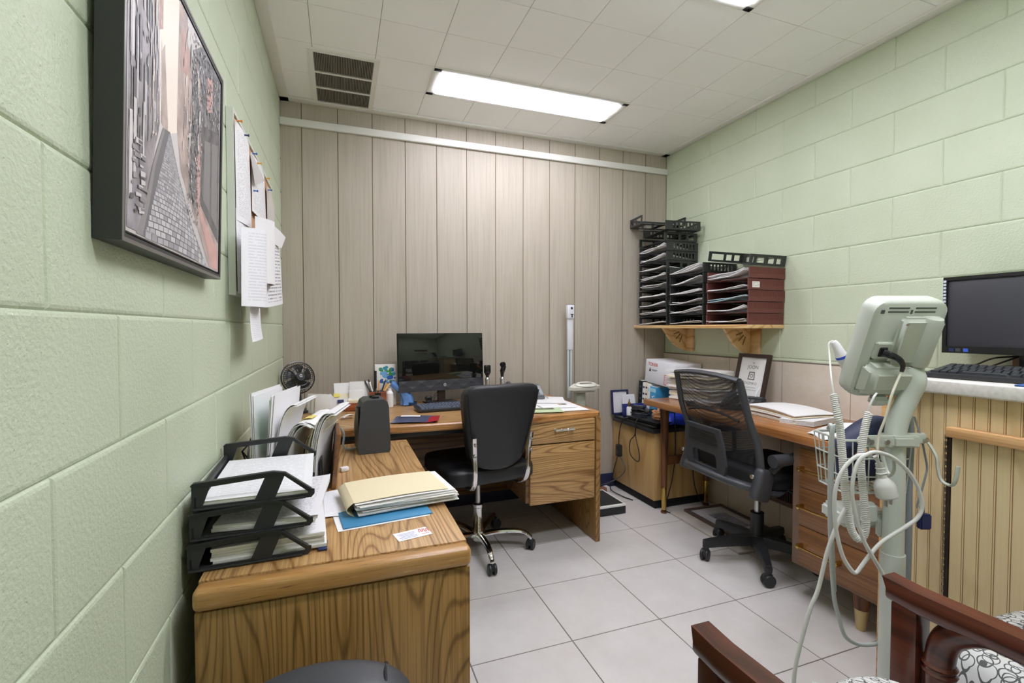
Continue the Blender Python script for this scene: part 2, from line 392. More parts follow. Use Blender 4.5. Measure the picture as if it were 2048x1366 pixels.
# ---------------------------------------------------------------- the room
def block_wall(name, X, ulen, rows, u_even, u_odd, z0, zmax, step=.199, blen=.397):
    """concrete block face with concave joints; local x along the wall, y up, z out of the wall"""
    mb = MB(); prof = ((0, 0, -.004, -.0016), (.003, .003, -.0032, -.0012), (.0075, .006, 0, 0))
    for r in range(rows[0], rows[1]):
        za, zb = z0 + r * step, z0 + (r + 1) * step
        za, zb = max(0, za), min(zmax, zb)
        if zb - za < .02: continue
        k0 = (u_even if r % 2 == 0 else u_odd) % blen - blen
        while k0 < ulen:
            ua, ub = max(0, k0), min(ulen, k0 + blen); k0 += blen
            if ub - ua < .02: continue
            prev = None
            for ins, iu, d, du in prof:      # bed joints are raked deeper than the painted-over head joints
                q = [mb.bm.verts.new(X @ Vector(p)) for p in ((ua + iu, za + ins, max(d, du) if ins else d), (ub - iu, za + ins, max(d, du) if ins else d), (ub - iu, zb - ins, max(d, du) if ins else d), (ua + iu, zb - ins, max(d, du) if ins else d))]
                if prev:
                    for j in range(4): mb.face([prev[j], prev[(j + 1) % 4], q[(j + 1) % 4], q[j]])
                prev = q
            mb.face(prev)
    return struct(mb.build(name, M_block, smooth=None))
L = -ROOM_F
# left wall: u runs from the near end (y = ROOM_F) to the back corner
block_wall('wall_left', Matrix(((0, 0, 1, 0), (-1, 0, 0, 0), (0, 1, 0, 0), (0, 0, 0, 1))), L, (-7, 8), 2.464, 2.273, 1.247, ROOM_H)
# right wall
block_wall('wall_right', Matrix(((0, 0, -1, ROOM_W), (-1, 0, 0, 0), (0, 1, 0, 0), (0, 0, 0, 1))), L, (-7, 8), 2.06, 1.861, 1.247, ROOM_H)
block_wall('wall_front', Matrix(((1, 0, 0, 0), (0, 0, 1, ROOM_F), (0, 1, 0, 0), (0, 0, 0, 1))), ROOM_W, (-7, 8), .1, .3, 1.247, ROOM_H)
mb = MB(); g = [0] + [.117 + .2062 * k for k in range(13)] + [ROOM_W]
for a, b in zip(g, g[1:]):
    e = .0022
    x0, x1 = (a + e if a else 0), (b - e if b < ROOM_W else b)
    mb.quad((x0, 0, 0), (x1, 0, 0), (x1, 0, ROOM_H), (x0, 0, ROOM_H))
    if b < ROOM_W:
        mb.quad((b - e, 0, 0), (b, .004, 0), (b, .004, ROOM_H), (b - e, 0, ROOM_H), m=1)
        mb.quad((b, .004, 0), (b + e, 0, 0), (b + e, 0, ROOM_H), (b, .004, ROOM_H), m=1)
struct(mb.build('wall_back', [M_panel, M_groove], smooth=None))
def tiles(name, X, us, vs, mats, gap=.0022, drop=.0012):
    mb = MB()
    for ua, ub in zip(us, us[1:]):
        for va, vb in zip(vs, vs[1:]):
            o = [mb.bm.verts.new(X @ Vector(p)) for p in ((ua, va, -drop), (ub, va, -drop), (ub, vb, -drop), (ua, vb, -drop))]
            q = [mb.bm.verts.new(X @ Vector(p)) for p in ((ua + gap, va + gap, -drop), (ub - gap, va + gap, -drop), (ub - gap, vb - gap, -drop), (ua + gap, vb - gap, -drop))]
            h = gap * 1.25
            t = [mb.bm.verts.new(X @ Vector(p)) for p in ((ua + h, va + h, 0), (ub - h, va + h, 0), (ub - h, vb - h, 0), (ua + h, vb - h, 0))]
            for j in range(4):
                mb.face([o[j], o[(j + 1) % 4], q[(j + 1) % 4], q[j]], 1); mb.face([q[j], q[(j + 1) % 4], t[(j + 1) % 4], t[j]], 0)
            mb.face(t, 0)
    return struct(mb.build(name, mats, smooth=None))
def cuts(a, b, p, s):
    o = [a]; k = p - s * math.floor((p - a) / s)
    while k < b - .012:
        if k > a + .012: o.append(k)
        k += s
    return o + [b]
tiles('floor', Matrix(), cuts(0, ROOM_W, 1.171, .4105), cuts(ROOM_F, 0, -.7265, .4065), [M_floor, M_grout])
XC = Matrix(((1, 0, 0, 0), (0, -1, 0, 0), (0, 0, -1, ROOM_H), (0, 0, 0, 1)))
tiles('ceiling', XC, cuts(0, ROOM_W, .2095, .299), cuts(0, L, .658, .299), [M_ceil, M_seam], gap=.0011, drop=.002)
def bar(name, c, d, mat=M_white, bev=.002): return struct(MB().box(c, d, bev=bev).build(name, mat))
bar('trim_1', (ROOM_W / 2, -.028, ROOM_H - .006), (ROOM_W, .056, .012))
bar('trim_2', (.026, ROOM_F / 2, ROOM_H - .006), (.052, L, .012))
bar('trim_3', (ROOM_W - .026, ROOM_F / 2, ROOM_H - .006), (.052, L, .012))
bar('trim_4', (ROOM_W / 2, -.011, 2.464), (ROOM_W, .022, .044), M_white, .004)
# navy cove base along the panelling
struct(MB().box((ROOM_W / 2, -.004, .052), (ROOM_W, .008, .104), bev=.002).build('baseboard_back', plain('navy_cove_base', srgb(38, 46, 78), .5)))
# tiled wainscot on the right wall
X = Matrix(((0, 0, -1, ROOM_W - .009), (-1, 0, 0, 0), (0, 1, 0, 0), (0, 0, 0, 1)))
tiles('trim_5', X, [0, .287] + [.287 + .402 * k for k in range(1, 5)], [0, .21, .622, 1.028], [M_wtile, M_wgrout], gap=.0016)
struct(MB().box((ROOM_W - .0045, -.95, 1.031), (.011, 1.9, .008), bev=.002).build('trim_6', M_wgrout))

# ceiling lights, 1 x 4 ft; the rearmost is added, unseen, to brighten the room
for y0, lab in ((-.658, 'recessed fluorescent ceiling light with lit white panel, nearest the panelled wall'), (-1.555, 'recessed fluorescent ceiling light with lit panel, cut off by the top edge of the photo'), (-2.751, 'added fluorescent ceiling light, unseen behind the camera')):
    t = thing('ceiling_light', lab, 'light', (1.406, y0 + (.1495 if y0 > -1 else -.1495 if y0 > -2 else -.15), ROOM_H), group='recessed ceiling lights')
    mb = MB(); w, d = 1.20, .299
    for c, s in (((0, d / 2 - .016, -.003), (w, .034, .006)), ((0, -d / 2 + .016, -.003), (w, .034, .006)), ((w / 2 - .021, 0, -.003), (.044, d, .006)), ((-w / 2 + .021, 0, -.003), (.044, d, .006))): mb.box(c, s, bev=.002)
    mb.build('housing_frame', M_white, t)
    k_ = .72 if y0 > -1 else 1.1 if y0 > -2 else 1.35
    M_diff = plain('lit_diffuser_%d' % int(-y0 * 10), (1, 1, 1, 1), .5, emit=LAMP_E * k_); M_diff.node_tree.nodes['Principled BSDF'].inputs['Emission Color'].default_value = (1, .99, 1.12, 1)
    mb = MB(); mb.box((0, 0, -.007), (w - .095, d - .075, .013), bev=.004); mb.build('diffuser_panel', M_diff, t)
t = thing('air_vent', 'white ceiling return grille with three dark louvred sections above the left corner', 'vent', (.358, -.325, ROOM_H))
mb = MB(); mb.plate(rect(-.174, -.30, .174, .30), [rect(-.146, -.275, .146, -.088), rect(-.146, -.072, .146, .085), rect(-.146, .101, .146, .272)], .008, Matrix.Translation((0, 0, -.008))); mb.build('frame', M_white, t, smooth=None)
MB().box((0, 0, -.0007), (.33, .57, .001)).build('backing', plain('vent_dark', srgb(66, 62, 54), .9), t)
mb = MB()
for k in range(36):
    x = -.142 + .284 * k / 35
    for a, b in ((-.275, -.088), (-.072, .085), (.101, .272)): mb.box((x, (a + b) / 2, -.0045), (.0022, b - a, .006), (0, 25, 0))
mb.build('louvres', plain('vent_louvre', srgb(150, 146, 132), .6), t, smooth=None)
# coat rack on the wall behind the camera (seen in the monitor)
t = thing('coat_rack', 'dark wooden coat rack with metal hooks on the green wall behind the camera', 'coat rack', (1.9, ROOM_F + .001, 1.62))
MB().box((0, .012, 0), (.62, .022, .11), bev=.004).build('board', M_leg, t)
for x in (-.22, 0, .22):
    MB().tube(spline([(x, .02, .03), (x, .055, .02), (x, .07, -.01), (x, .06, -.03), (x, .04, -.035)], 5), .005, 6).build('hook', M_steel, t)
mb = MB(); mb.tube(spline([(0, 0, .16), (.02, 0, .18), (.03, 0, .15), (0, 0, .10), (0, 0, .08)], 6), .002, 6)
mb.tube(spline([(0, 0, .08), (-.12, 0, .04), (-.21, 0, -.02), (-.2, 0, -.035), (0, 0, -.03), (.2, 0, -.035), (.21, 0, -.02), (.12, 0, .04), (0, 0, .08)], 6), .007, 6)
tag(place(mb.build('clothes_hanger', M_black), (1.9, ROOM_F + .09, 1.42)), 'dark clothes hanger hanging from the coat rack behind the camera', 'hanger')
# brown wall register low on the tiled wall
t = thing('wall_register', 'brown louvred wall register low on the tiled wall under the desk', 'vent', (ROOM_W - .010, -1.08, .26))
MB().plate(rect(-.13, -.075, .13, .075), [rect(-.1, -.05, .1, .05)], .01, Matrix(((0, 0, -1, 0), (-1, 0, 0, 0), (0, 1, 0, 0), (0, 0, 0, 1)))).build('frame', plain('register_brown', srgb(110, 84, 72), .6), t, smooth=None)
mb = MB()
for k in range(14): mb.box((-.005, -.1 + .2 * k / 13, 0), (.006, .005, .1))
mb.box((-.001, 0, 0), (.002, .2, .1)); mb.build('louvres', plain('register_dark', srgb(70, 52, 46), .7), t, smooth=None)

# ---------------------------------------------------------------- the oak return desk by the left wall
def rounded_top(w, d, h, bev): return MB().box((0, 0, 0), (w, d, h), bev=bev, seg=3)
t = thing('return_desk', 'oak laminate desk with scuffed rounded front edge along the left wall', 'desk', (.33, -1.48, 0))
x0, x1, y0, y1, H = -.288, .286, -.585, .57, .70
MB().box(((x0 + x1) / 2, (y0 + y1) / 2 + .0115, H - .02), (x1 - x0, y1 - y0 - .023, .04), bev=.003).build('desktop', M_oak_y, t)
k = NT('scuffed_edge_band'); k.set(Roughness=.32, Coat_Weight=.3)
m = k.coord((2, 22, 46)); n = k.n('ShaderNodeTexNoise', i_Scale=5.0, i_Detail=6.0, i_Roughness=.7); k.l(m, 'Vector', n, 'Vector')
r = k.ramp([(.33, srgb(96, 68, 40)), (.41, srgb(168, 124, 70)), (.60, srgb(176, 132, 78)), (.66, srgb(196, 166, 118))]); k.l(n, 'Fac', r, 'Fac'); k.l(r, 'Color', k.b, 'Base Color')
M_scuff = k.m
MB().box(((x0 + x1) / 2, y0 + .0, H - .0235), (x1 - x0 + .004, .046, .046), bev=.013, seg=4).build('front_edge', M_scuff, t)
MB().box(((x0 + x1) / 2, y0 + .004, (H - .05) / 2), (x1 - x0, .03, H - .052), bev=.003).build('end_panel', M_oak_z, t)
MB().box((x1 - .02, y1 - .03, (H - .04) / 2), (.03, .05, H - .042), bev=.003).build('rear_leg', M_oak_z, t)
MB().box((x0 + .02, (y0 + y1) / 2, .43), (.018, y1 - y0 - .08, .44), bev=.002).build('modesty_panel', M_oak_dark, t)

# ---------------------------------------------------------------- the oak desk along the panelled wall
t = thing('oak_desk', 'large oak laminate desk with bowed front and drawers against the panelled wall', 'desk', (.86, -.45, 0))
def bow(x): return -.355 - .045 * max(0, 1 - ((x - .03) / .82) ** 2)
XA, XB, YB = -.845, .848, .40
pts = [(XA + (XB - XA) * k / 24, bow(XA + (XB - XA) * k / 24)) for k in range(25)]
mb = MB(); mb.plate([(x, y + .03) for x, y in pts] + [(XB, YB), (XA, YB)], (), .03, Matrix.Translation((0, 0, .72))); mb.build('desktop', M_oak_x, t, smooth=None)
mb = MB()
prof = [(.0, -.004), (-.020, -.004), (-.026, .004), (-.026, .026), (-.020, .033), (.008, .033), (.010, .029)]
prev = None
for x, y in pts:
    q = [mb.bm.verts.new((x, y + .026 + a, .719 + b)) for a, b in prof]
    if prev:
        for j in range(len(q) - 1): mb.face([prev[j], q[j], q[j + 1], prev[j + 1]])
    prev = q
mb.build('front_edge', M_oak_edge, t)
MB().box((XB + .004, .025, .735), (.024, .76, .036), bev=.012, seg=3).build('side_edge', M_oak_edge_y, t)
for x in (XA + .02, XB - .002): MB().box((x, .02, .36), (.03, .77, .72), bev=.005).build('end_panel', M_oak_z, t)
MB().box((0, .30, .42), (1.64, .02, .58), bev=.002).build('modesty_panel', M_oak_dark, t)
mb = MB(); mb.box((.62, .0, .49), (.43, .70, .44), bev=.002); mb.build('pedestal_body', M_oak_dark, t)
for z, h, hd in ((.656, .122, 1), (.425, .325, 0)):
    d = MB().box((.622, -.36, z), (.395, .02, h), bev=.003).build('drawer', M_oak_x, t)
    if hd:
        mb = MB(); mb.tube([(.565, -.392, z + .012), (.68, -.392, z + .012)], .0055, 8)
        for x in (.572, .673): mb.cyl((x, -.392, z + .012), (x, -.368, z + .012), .006); mb.lathe([(0, 0), (.009, .001), (.009, .004), (0, .004)], n=10, X=Matrix.Translation((x, -.37, z + .012)) @ Euler((PI / 2, 0, 0)).to_matrix().to_4x4())
        for x in (.60, .64): mb.lathe([(.007, -.004), (.0085, 0), (.007, .004)], n=10, X=Matrix.Translation((x, -.392, z + .012)) @ Euler((0, PI / 2, 0)).to_matrix().to_4x4())
        mb.build('drawer_pull', M_steel, d)
mb = MB(); mb.box((-.3, -.2, .70), (.9, .3, .03), bev=.003); mb.build('dark_under_strip', M_black, t)  # black slab drawn as the dark strip below the desktop's front
DZ = .7525

# ---------------------------------------------------------------- on the return desk: letter trays
def letter_tray(name, label, loc, rot, group):
    t = thing(name, label, 'letter tray', loc, rot, group)
    w, d = .245, .37                     # w runs to the open right side, d along the wall
    mb = MB(); mb.plate(rect(-w / 2, -d / 2, w / 2 - .02, d / 2), [rect(-.06, -.10, .05, .10)], .003); mb.box((-w / 2 + .005, 0, .016), (.010, d, .032), bev=.003)
    mb.build('tray_base', M_black, t)
    for s in (-1, 1):
        Y = Matrix(((.69, 0, 0, 0), (0, 0, 1, s * d / 2 - (.002 if s > 0 else -.0)), (0, 1, 0, 0), (0, 0, 0, 1)))
        o = [(-.18, 0), (.165, 0), (.175, .008), (.175, .018), (.165, .02), (.085, .064), (.05, .069), (-.172, .060), (-.18, .055)]
        h1 = [(-.150, .009), (-.005, .009), (.024, .056), (-.130, .049)]
        h2 = [(.055, .009), (.155, .009), (.155, .014), (.083, .056)]
        mb = MB(); mb.plate(o, [h1, h2], .004, Y)
        for a, b in zip(o[4:], o[5:]):
            a, b = (a[0] * .69, a[1]), (b[0] * .69, b[1]); mb.box(((a[0] + b[0]) / 2, s * (d / 2 + .001), (a[1] + b[1]) / 2), (math.dist(a, b), .012, .003), (0, -math.degrees(math.atan2(b[1] - a[1], b[0] - a[0])), 0))
        mb.box((-.01, s * (d / 2), .003), (.225, .012, .006), bev=.002)
        mb.build('side_frame', M_black, t, smooth=None)
    return t
TX0, TY0, TR = .130, -1.812, 2
LT = ['lowest of three stacked black letter trays on the oak return desk', 'middle of three stacked black letter trays on the oak return desk', 'topmost of three stacked black letter trays, holding a printed form']
for k in range(3): letter_tray('letter_tray', LT[k], (TX0 + .004 * k, TY0 + .004 * k, .7015 + .0650 * k), TR, 'stacked letter trays')
def paper_pile(name, label, loc, rot, w, d, h, cat='papers', group=None, top=None, edge=None, jit=.006, n=None, curl=0, sheets=0):
    """a pile of sheets: several slightly shifted blocks of pages plus a curled top sheet"""
    t = thing(name, label, cat, loc, rot, group)
    n = n or max(2, int(h / .006)); mb = MB(); z = 0
    for k in range(n):
        hh = h / n; mb.box((random.uniform(-jit, jit), random.uniform(-jit, jit), z + hh / 2), (w * random.uniform(.97, 1), d * random.uniform(.97, 1), hh * .96), (0, 0, random.uniform(-1.5, 1.5)), m=0); z += hh
    mb.build('page_block', edge or M_pages, t, smooth=None)
    mb = MB(); mb.sheet(lambda u, v: ((u - .5) * w, (v - .5) * d, h + .0008 + curl * (u - .5) ** 2 * 4 * (.3 + .7 * v)), 10, 4)
    mb.build('top_sheet', top or M_text, t)
    return t
paper_pile('paper_pile', 'printed form lying in the topmost black letter tray', (TX0 + .012, TY0 + .0, .836), TR, .222, .345, .012, group='papers in the letter trays', top=M_form, jit=.003)
paper_pile('paper_pile', 'white pages sticking out of the middle black letter tray', (TX0 + .045, TY0 - .01, .771), TR - 6, .218, .31, .014, group='papers in the letter trays', top=M_text, curl=.006, jit=.004)
paper_pile('paper_pile', 'thick papers filling the lowest black letter tray', (TX0 + .030, TY0 - .0, .7057), TR + 2, .235, .335, .034, group='papers in the letter trays', top=M_text, jit=.005)
t = thing('notepad', 'dark blue pad beside the lowest black letter tray', 'notepad', (TX0 + .136, TY0 - .15, .7012), TR - 2)
MB().box((.015, 0, .002), (.02, .05, .004), bev=.001).build('cover', M_navy, t)

# file sorter with leaning folders behind the trays
t = thing('file_sorter', 'black wire file sorter beside the left wall behind the letter trays', 'file sorter', (.12, -1.40, .701))
mb = MB(); mb.plate(rect(-.07, -.13, .145, .13), (), .004); mb.box((.142, 0, .05), (.006, .26, .10), bev=.002); mb.build('base_plate', M_black, t, smooth=None)
for x in (-.065, -.012, .04, .092):
    mb = MB(); h = .16 if x < -.02 else .12
    mb.tube(spline([(x, -.12, .004), (x, -.12, h), (x, .12, h), (x, .12, .004)], 6), .0028, 6)
    for q in range(9): mb.tube([(x, -.11 + .0275 * q, .004), (x, -.11 + .0275 * q, h - .004)], .0008, 4)
    for q in range(4): mb.tube([(x, -.12, .02 + q * h / 5), (x, .12, .02 + q * h / 5)], .0008, 4)
    mb.build('wire_divider', M_black, t)
mb = MB(); mb.tube([(-.07, -.02, .02), (-.105, .0, .115), (-.065, .08, .16)], .003, 6); mb.tube([(-.105, 0, .115), (-.066, -.02, .07)], .003, 6); mb.build('wire_handle', M_black, t)
FO = [  # base x, base y, top x, height, depth, thickness, material, label, bend
    (-.060, -1.42, -.070, .31, .25, .012, M_paper, 'white folder standing upright, nearest the left wall', 0, 0),
    (-.038, -1.49, -.035, .295, .07, .002, plain('mint_card', srgb(150, 205, 178), .6), 'mint green sheet standing among the white folders in the sorter', 0, 0),
    (-.030, -1.42, -.006, .305, .25, .012, M_paper, 'white folder standing just right of the mint sheet', 0, 0),
    (-.008, -1.42, .060, .285, .22, .008, M_paper, 'white papers leaning right out of the sorter, left of the yellow sheet', .03, 0),
    (.006, -1.47, .088, .235, .05, .002, plain('yellow_note', srgb(232, 214, 120), .6), 'pale yellow sheet leaning in the file sorter', .03, 0),
    (.012, -1.42, .104, .240, .25, .024, M_paper, 'thick bundle of white papers bending over to the right', .085, 0),
    (.070, -1.42, .138, .200, .20, .008, M_manila, 'manila folder bending over the right end of the sorter', .04, 0),
    (.086, -1.44, .156, .240, .22, .012, M_cream, 'cream folder bundle curving right at the end of the sorter', .03, 0),
    (.100, -1.46, .166, .255, .22, .020, M_paper, 'white papers curving right, next to the brown board', .03, 0)]
for bx, by, tx, h, dp, th, mt, lab, bend, _ in FO:
    t = thing('file_folder', lab, 'folder', (.155 + bx, by + .03, .706), -13, 'folders in the wire sorter')
    for q in range(max(1, int(th / .004))):
        off = q * .004; jz = random.uniform(-.008, .008); jy = random.uniform(-.01, .01)
        mb = MB()
        def f(u, v, off=off, jz=jz, jy=jy):
            x = off + (tx - bx) * v ** (1.0 if bend == 0 else 2.2); z = (h + jz) * (v if bend == 0 else math.sin(v * PI / 2 * .97))
            if bend: z -= bend * v ** 4 * .5
            return (x, (u - .5) * dp + jy * v, z)
        mb.sheet(f, 4, 14, th=.0016); mb.build('sheet', mt, t)
t = thing('binder_board', 'brown board standing at the right end of the file sorter', 'board', (.306, -1.44, .701), 2)
MB().box((0, 0, .09), (.014, .20, .18), (0, 6, 0), bev=.002).build('board', M_walnut, t)
tag(place(MB().box((0, 0, .008), (.03, .022, .016), bev=.004).build('adhesive_clip', M_paper), (.335, -1.34, .7005), 20), 'small white clip on the return desk beside the brown board', 'clip')

# heater
t = thing('space_heater', 'black ceramic space heater standing on the return desk', 'heater', (.452, -1.055, .7005), 4)
mb = MB(); prof = [(.078, 0), (.082, .006), (.080, .10), (.066, .205), (.055, .224), (.04, .228)]
for sx, nm in ((1, 0),):
    P = [(-.062, 0), (.062, 0), (.066, .012), (.066, .06), (.060, .195), (.054, .215), (.040, .225), (-.030, .225), (-.046, .215), (-.054, .195), (-.066, .06), (-.066, .012)]
    mb.plate(P, (), .135, Matrix(((1, 0, 0, 0), (0, 0, -1, .0675), (0, 1, 0, 0), (0, 0, 0, 1))))
bmesh.ops.bevel(mb.bm, geom=[e for e in mb.bm.edges if e.calc_face_angle(0) > .9], offset=.012, segments=3, affect='EDGES')
mb.build('body', M_grayp, t)
mb = MB()
mb.sheet(lambda u, v: (-.063 - .012 * math.sin(PI * u) * math.sin(PI * v), (u - .5) * .11, .02 + .17 * v), 10, 12)
k = NT('heater_grille'); k.set(Roughness=.4, Base_Color=srgb(30, 30, 32)); m = k.coord((1, 1, 1)); n = k.n('ShaderNodeTexVoronoi', i_Scale=150.0, i_Randomness=0.0); k.l(m, 'Vector', n, 'Vector')
r = k.ramp([(.3, srgb(90, 92, 94)), (.5, srgb(14, 14, 15))]); k.l(n, 'Distance', r, 'Fac'); k.l(r, 'Color', k.b, 'Base Color')
mb.build('grille', k.m, t)
mb = MB(); mb.box((.0, .01, .231), (.022, .012, .010), bev=.003); mb.box((.012, -.02, .230), (.03, .012, .008), bev=.003); mb.box((-.058, -.03, .195), (.022, .03, .006), bev=.003); mb.build('control_knobs', M_blackg, t)
mb = MB(); mb.tube(spline([(-.06, .02, .01), (-.10, .03, .006), (-.115, .05, .02), (-.11, .08, .065), (-.13, .13, .085), (-.17, .16, .082)], 8), .0045, 8); mb.build('power_cord', M_cordg, t)

# folders and papers on the front of the return desk
t = thing('manila_folder', 'thick manila folder stuffed with white pages on the return desk', 'folder', (.485, -1.705, .7035), 7)
mb = MB(); z = .004
for q in range(12): mb.box((random.uniform(-.004, .016) + .010, random.uniform(-.006, .006), z + .0014), (.285, .205, .0022), (0, random.uniform(-.3, .3), random.uniform(-3, 3))); z += .0027
mb.build('page_block', M_pages, t, smooth=None)
mb = MB(); mb.sheet(lambda u, v: ((u - .5) * .29 + .006, (v - .5) * .205, .0375 + .003 * math.sin(u * PI)), 8, 3, th=.0008); mb.build('top_page', M_paper, t)
mb = MB()
mb.sheet(lambda u, v: (-.14 + u * .272, (v - .5) * .195 + .004, .0405 + .004 * math.sin(u * PI)), 12, 4, th=.0008)
mb.sheet(lambda u, v: (-.14 - .02 * math.sin(u * PI), (v - .5) * .19 + .004, .0405 - .038 * u), 8, 4, th=.0008); mb.build('cover', M_manila, t)
t = thing('blue_folder', 'blue pocket folder under the manila folder on the return desk', 'folder', (.442, -1.822, .7012), 7)
MB().box((0, .03, .002), (.24, .15, .004), bev=.001).build('cover', M_blue, t)
MB().box((-.012, .028, -.0002), (.245, .16, .001)).build('white_sheet', M_paper, t)
def loose(name, lab, loc, rot, w, d, mat, cat='paper', group=None, curl=.002, seg=6):
    mb = MB(); mb.sheet(lambda u, v: ((u - .5) * w, (v - .5) * d, curl * (math.sin(u * 3.1) + .6 * math.sin(v * 2.6 + 1)) + .0004), seg, seg, th=.0003)
    return tag(place(mb.build(name, mat), loc, rot), lab, cat, group)
G = 'loose papers on the return desk'
loose('loose_paper', 'white sheet with a dark printed line left of the manila folder', (.30, -1.665, .7022), 20, .215, .20, M_form, group=G)
loose('loose_paper', 'plain white sheet under the left corner of the manila folder', (.315, -1.70, .7012), -4, .20, .17, M_paper, group=G)
loose('loose_paper', 'white sheet peeking out behind the manila folder', (.43, -1.60, .704), 30, .21, .18, M_text, group=G)
t = thing('business_card', 'small white and red card lying alone on the return desk', 'card', (.494, -1.967, .7005), 12)
MB().box((0, 0, .0005), (.088, .05, .0008)).build('card', M_paper, t)
mb = MB()
for q in range(6): mb.box((.020 + .0045 * q, .010 - .001 * q, .001), (.0022, .022 - .002 * (q % 3), .0002), (0, 0, -12 + 9 * (q % 2)))
mb.box((.03, -.012, .001), (.02, .002, .0002)); mb.build('red_print', M_red, t, smooth=None)
mb = MB()
for q in range(5): mb.box((-.014, .012 - .007 * q, .001), (.046 - .006 * (q % 3), .002, .0002))
mb.build('print_lines', plain('lilac_ink', srgb(150, 150, 200), .6), t, smooth=None)

# ---------------------------------------------------------------- on the oak desk
t = thing('desk_fan', 'small black desk fan standing in the back left corner', 'fan', (.10, -.26, DZ))
mb = MB(); mb.lathe([(0, 0), (.065, 0), (.065, .012), (.03, .022), (.02, .05), (.014, .13), (0, .13)], n=20); mb.build('stand', M_black, t)
X = Matrix.Translation((0, -.0, .195)) @ Euler((R(78), 0, R(22))).to_matrix().to_4x4()
mb = MB()
for k in range(44):
    a = 2 * PI * k / 44
    P = [(.022, .05), (.05, .047), (.078, .030), (.088, .004), (.080, -.020), (.05, -.035), (.03, -.038)]
    mb.tube([X @ Vector((r * math.cos(a + .25 * (.088 - r) / .088), r * math.sin(a + .25 * (.088 - r) / .088), z)) for r, z in P], .0011, 4)
for r, z in ((.022, .05), (.05, .047), (.07, .036), (.088, .004), (.07, -.026)): mb.tube([X @ Vector((r * math.cos(2 * PI * k / 36), r * math.sin(2 * PI * k / 36), z)) for k in range(36)], .0016, 5, closed=True)
mb.tube([X @ Vector((.0895 * math.cos(2 * PI * k / 36), .0895 * math.sin(2 * PI * k / 36), .003)) for k in range(36)], .0035, 6, closed=True)
mb.build('guard', M_blackg, t)
mb = MB(); mb.lathe([(0, .053), (.022, .052), (.024, .048), (0, .046)], n=24, X=X); mb.build('hub_cap', M_black, t)
text('G', .022, M_inkw, t, X @ Vector((0, .003, .0535)), (78, 0, 22), name='hub_letter')
mb = MB()
for k in range(5):
    a = 2 * PI * k / 5
    mb.sheet(lambda u, v: X @ Vector(((.018 + .056 * u) * math.cos(a + (v - .5) * 1.0 + .3 * u), (.018 + .056 * u) * math.sin(a + (v - .5) * 1.0 + .3 * u), (v - .5) * .022 * (1 - .2 * u))), 5, 5, th=.001)
mb.cyl(X @ Vector((0, 0, -.045)), X @ Vector((0, 0, .01)), .02); mb.build('blades', plain('fan_blade', srgb(60, 60, 62), .35), t)

def card_holder(lab, loc, rot, tiers, cols):
    t = thing('card_holder', lab, 'card holder', loc, rot, 'business card holders')
    mb = MB(); mb.box((0, 0, .004), (.10, .07, .008), bev=.002)
    for k in range(tiers): mb.box((0, .025 - .022 * k, .03 + .026 * (tiers - 1 - k)), (.098, .004, .05 + .0 * k), (-14, 0, 0), bev=.001)
    mb.build('holder', plain('clear_grey_plastic', srgb(196, 200, 202), .25), t)
    for k in range(tiers):
        mb = MB(); mb.box((0, .017 - .022 * k, .042 + .028 * (tiers - 1 - k)), (.09, .008, .052), (-14, 0, 0), m=0); mb.build('card_stack', cols[k], t)
    return t
MC1 = mk_print('card_print', srgb(240, 240, 240), srgb(90, 100, 150), 6, .5)
t = card_holder('tiered card holder of white cards by the panelling, behind the leaning folders', (.335, -.245, DZ), 6, 4, [M_paper, M_paper, M_cream, M_paper])
for x, y, z, c in ((-.016, -.058, .055, M_navy), (-.035, -.03, .088, plain('yellow_card', srgb(236, 222, 110), .6))): MB().box((x, y, z), (.034, .003, .02), (-14, 0, 0)).build('printed_patch', c, t)
t = thing('pamphlet', 'white card with blue square leaning among the cards near the fan', 'card', (.255, -.33, DZ), -12)
MB().plate([(-.04, 0), (.04, 0), (.045, .07), (.01, .105), (-.04, .075)], (), .002, Matrix(((1, 0, 0, 0), (0, .25, -.97, 0), (0, .97, .25, 0), (0, 0, 0, 1)))).build('card', M_paper, t, smooth=None)
MB().box((-.004, .014, .055), (.055, .003, .04), (-14.5, 0, 0)).build('blue_square', M_inkb, t)
for k, (x, lab) in enumerate(((.175, 'white notes leaning right beside the desk fan'), (.20, 'second white note leaning beside the desk fan'), (.222, 'third white note leaning beside the desk fan'))):
    mb = MB(); mb.box((.012, 0, .05), (.085, .003, .11), (-8, 0, 0), bev=.0005)
    tag(place(mb.build('note_card', M_text if k == 0 else M_paper), (x, -.30 - .022 * k, DZ), -30 + 8 * k), lab, 'card', 'notes beside the fan')
loose('crumpled_paper', 'crumpled white scrap on the oak desk left of the heater', (.36, -.55, DZ + .004), 30, .07, .05, M_paper, curl=.012)
t = thing('desk_organizer', 'reddish brown wooden desk organizer with pen cup and card slot', 'organizer', (.475, -.27, DZ), 2)
wd = wood('red_brown_wood', srgb(120, 56, 26), srgb(160, 82, 44), srgb(170, 92, 52), grain='x', ring=4)
mb = MB(); mb.box((.055, 0, .05), (.095, .07, .10), bev=.003); mb.box((-.06, -.01, .022), (.14, .085, .044), bev=.003); mb.build('wooden_body', wd, t)
MB().box((.055, 0, .1005), (.085, .06, .002)).build('cup_opening', M_blackm, t)
mb = MB(); mb.box((-.062, .0, .068), (.085, .02, .09), bev=.001); mb.box((-.04, .02, .10), (.12, .004, .12), bev=.001); mb.build('paper_slips', M_text, t)
MB().box((-.062, -.03, .052), (.10, .03, .02), bev=.001).build('memo_pad', M_cream, t)
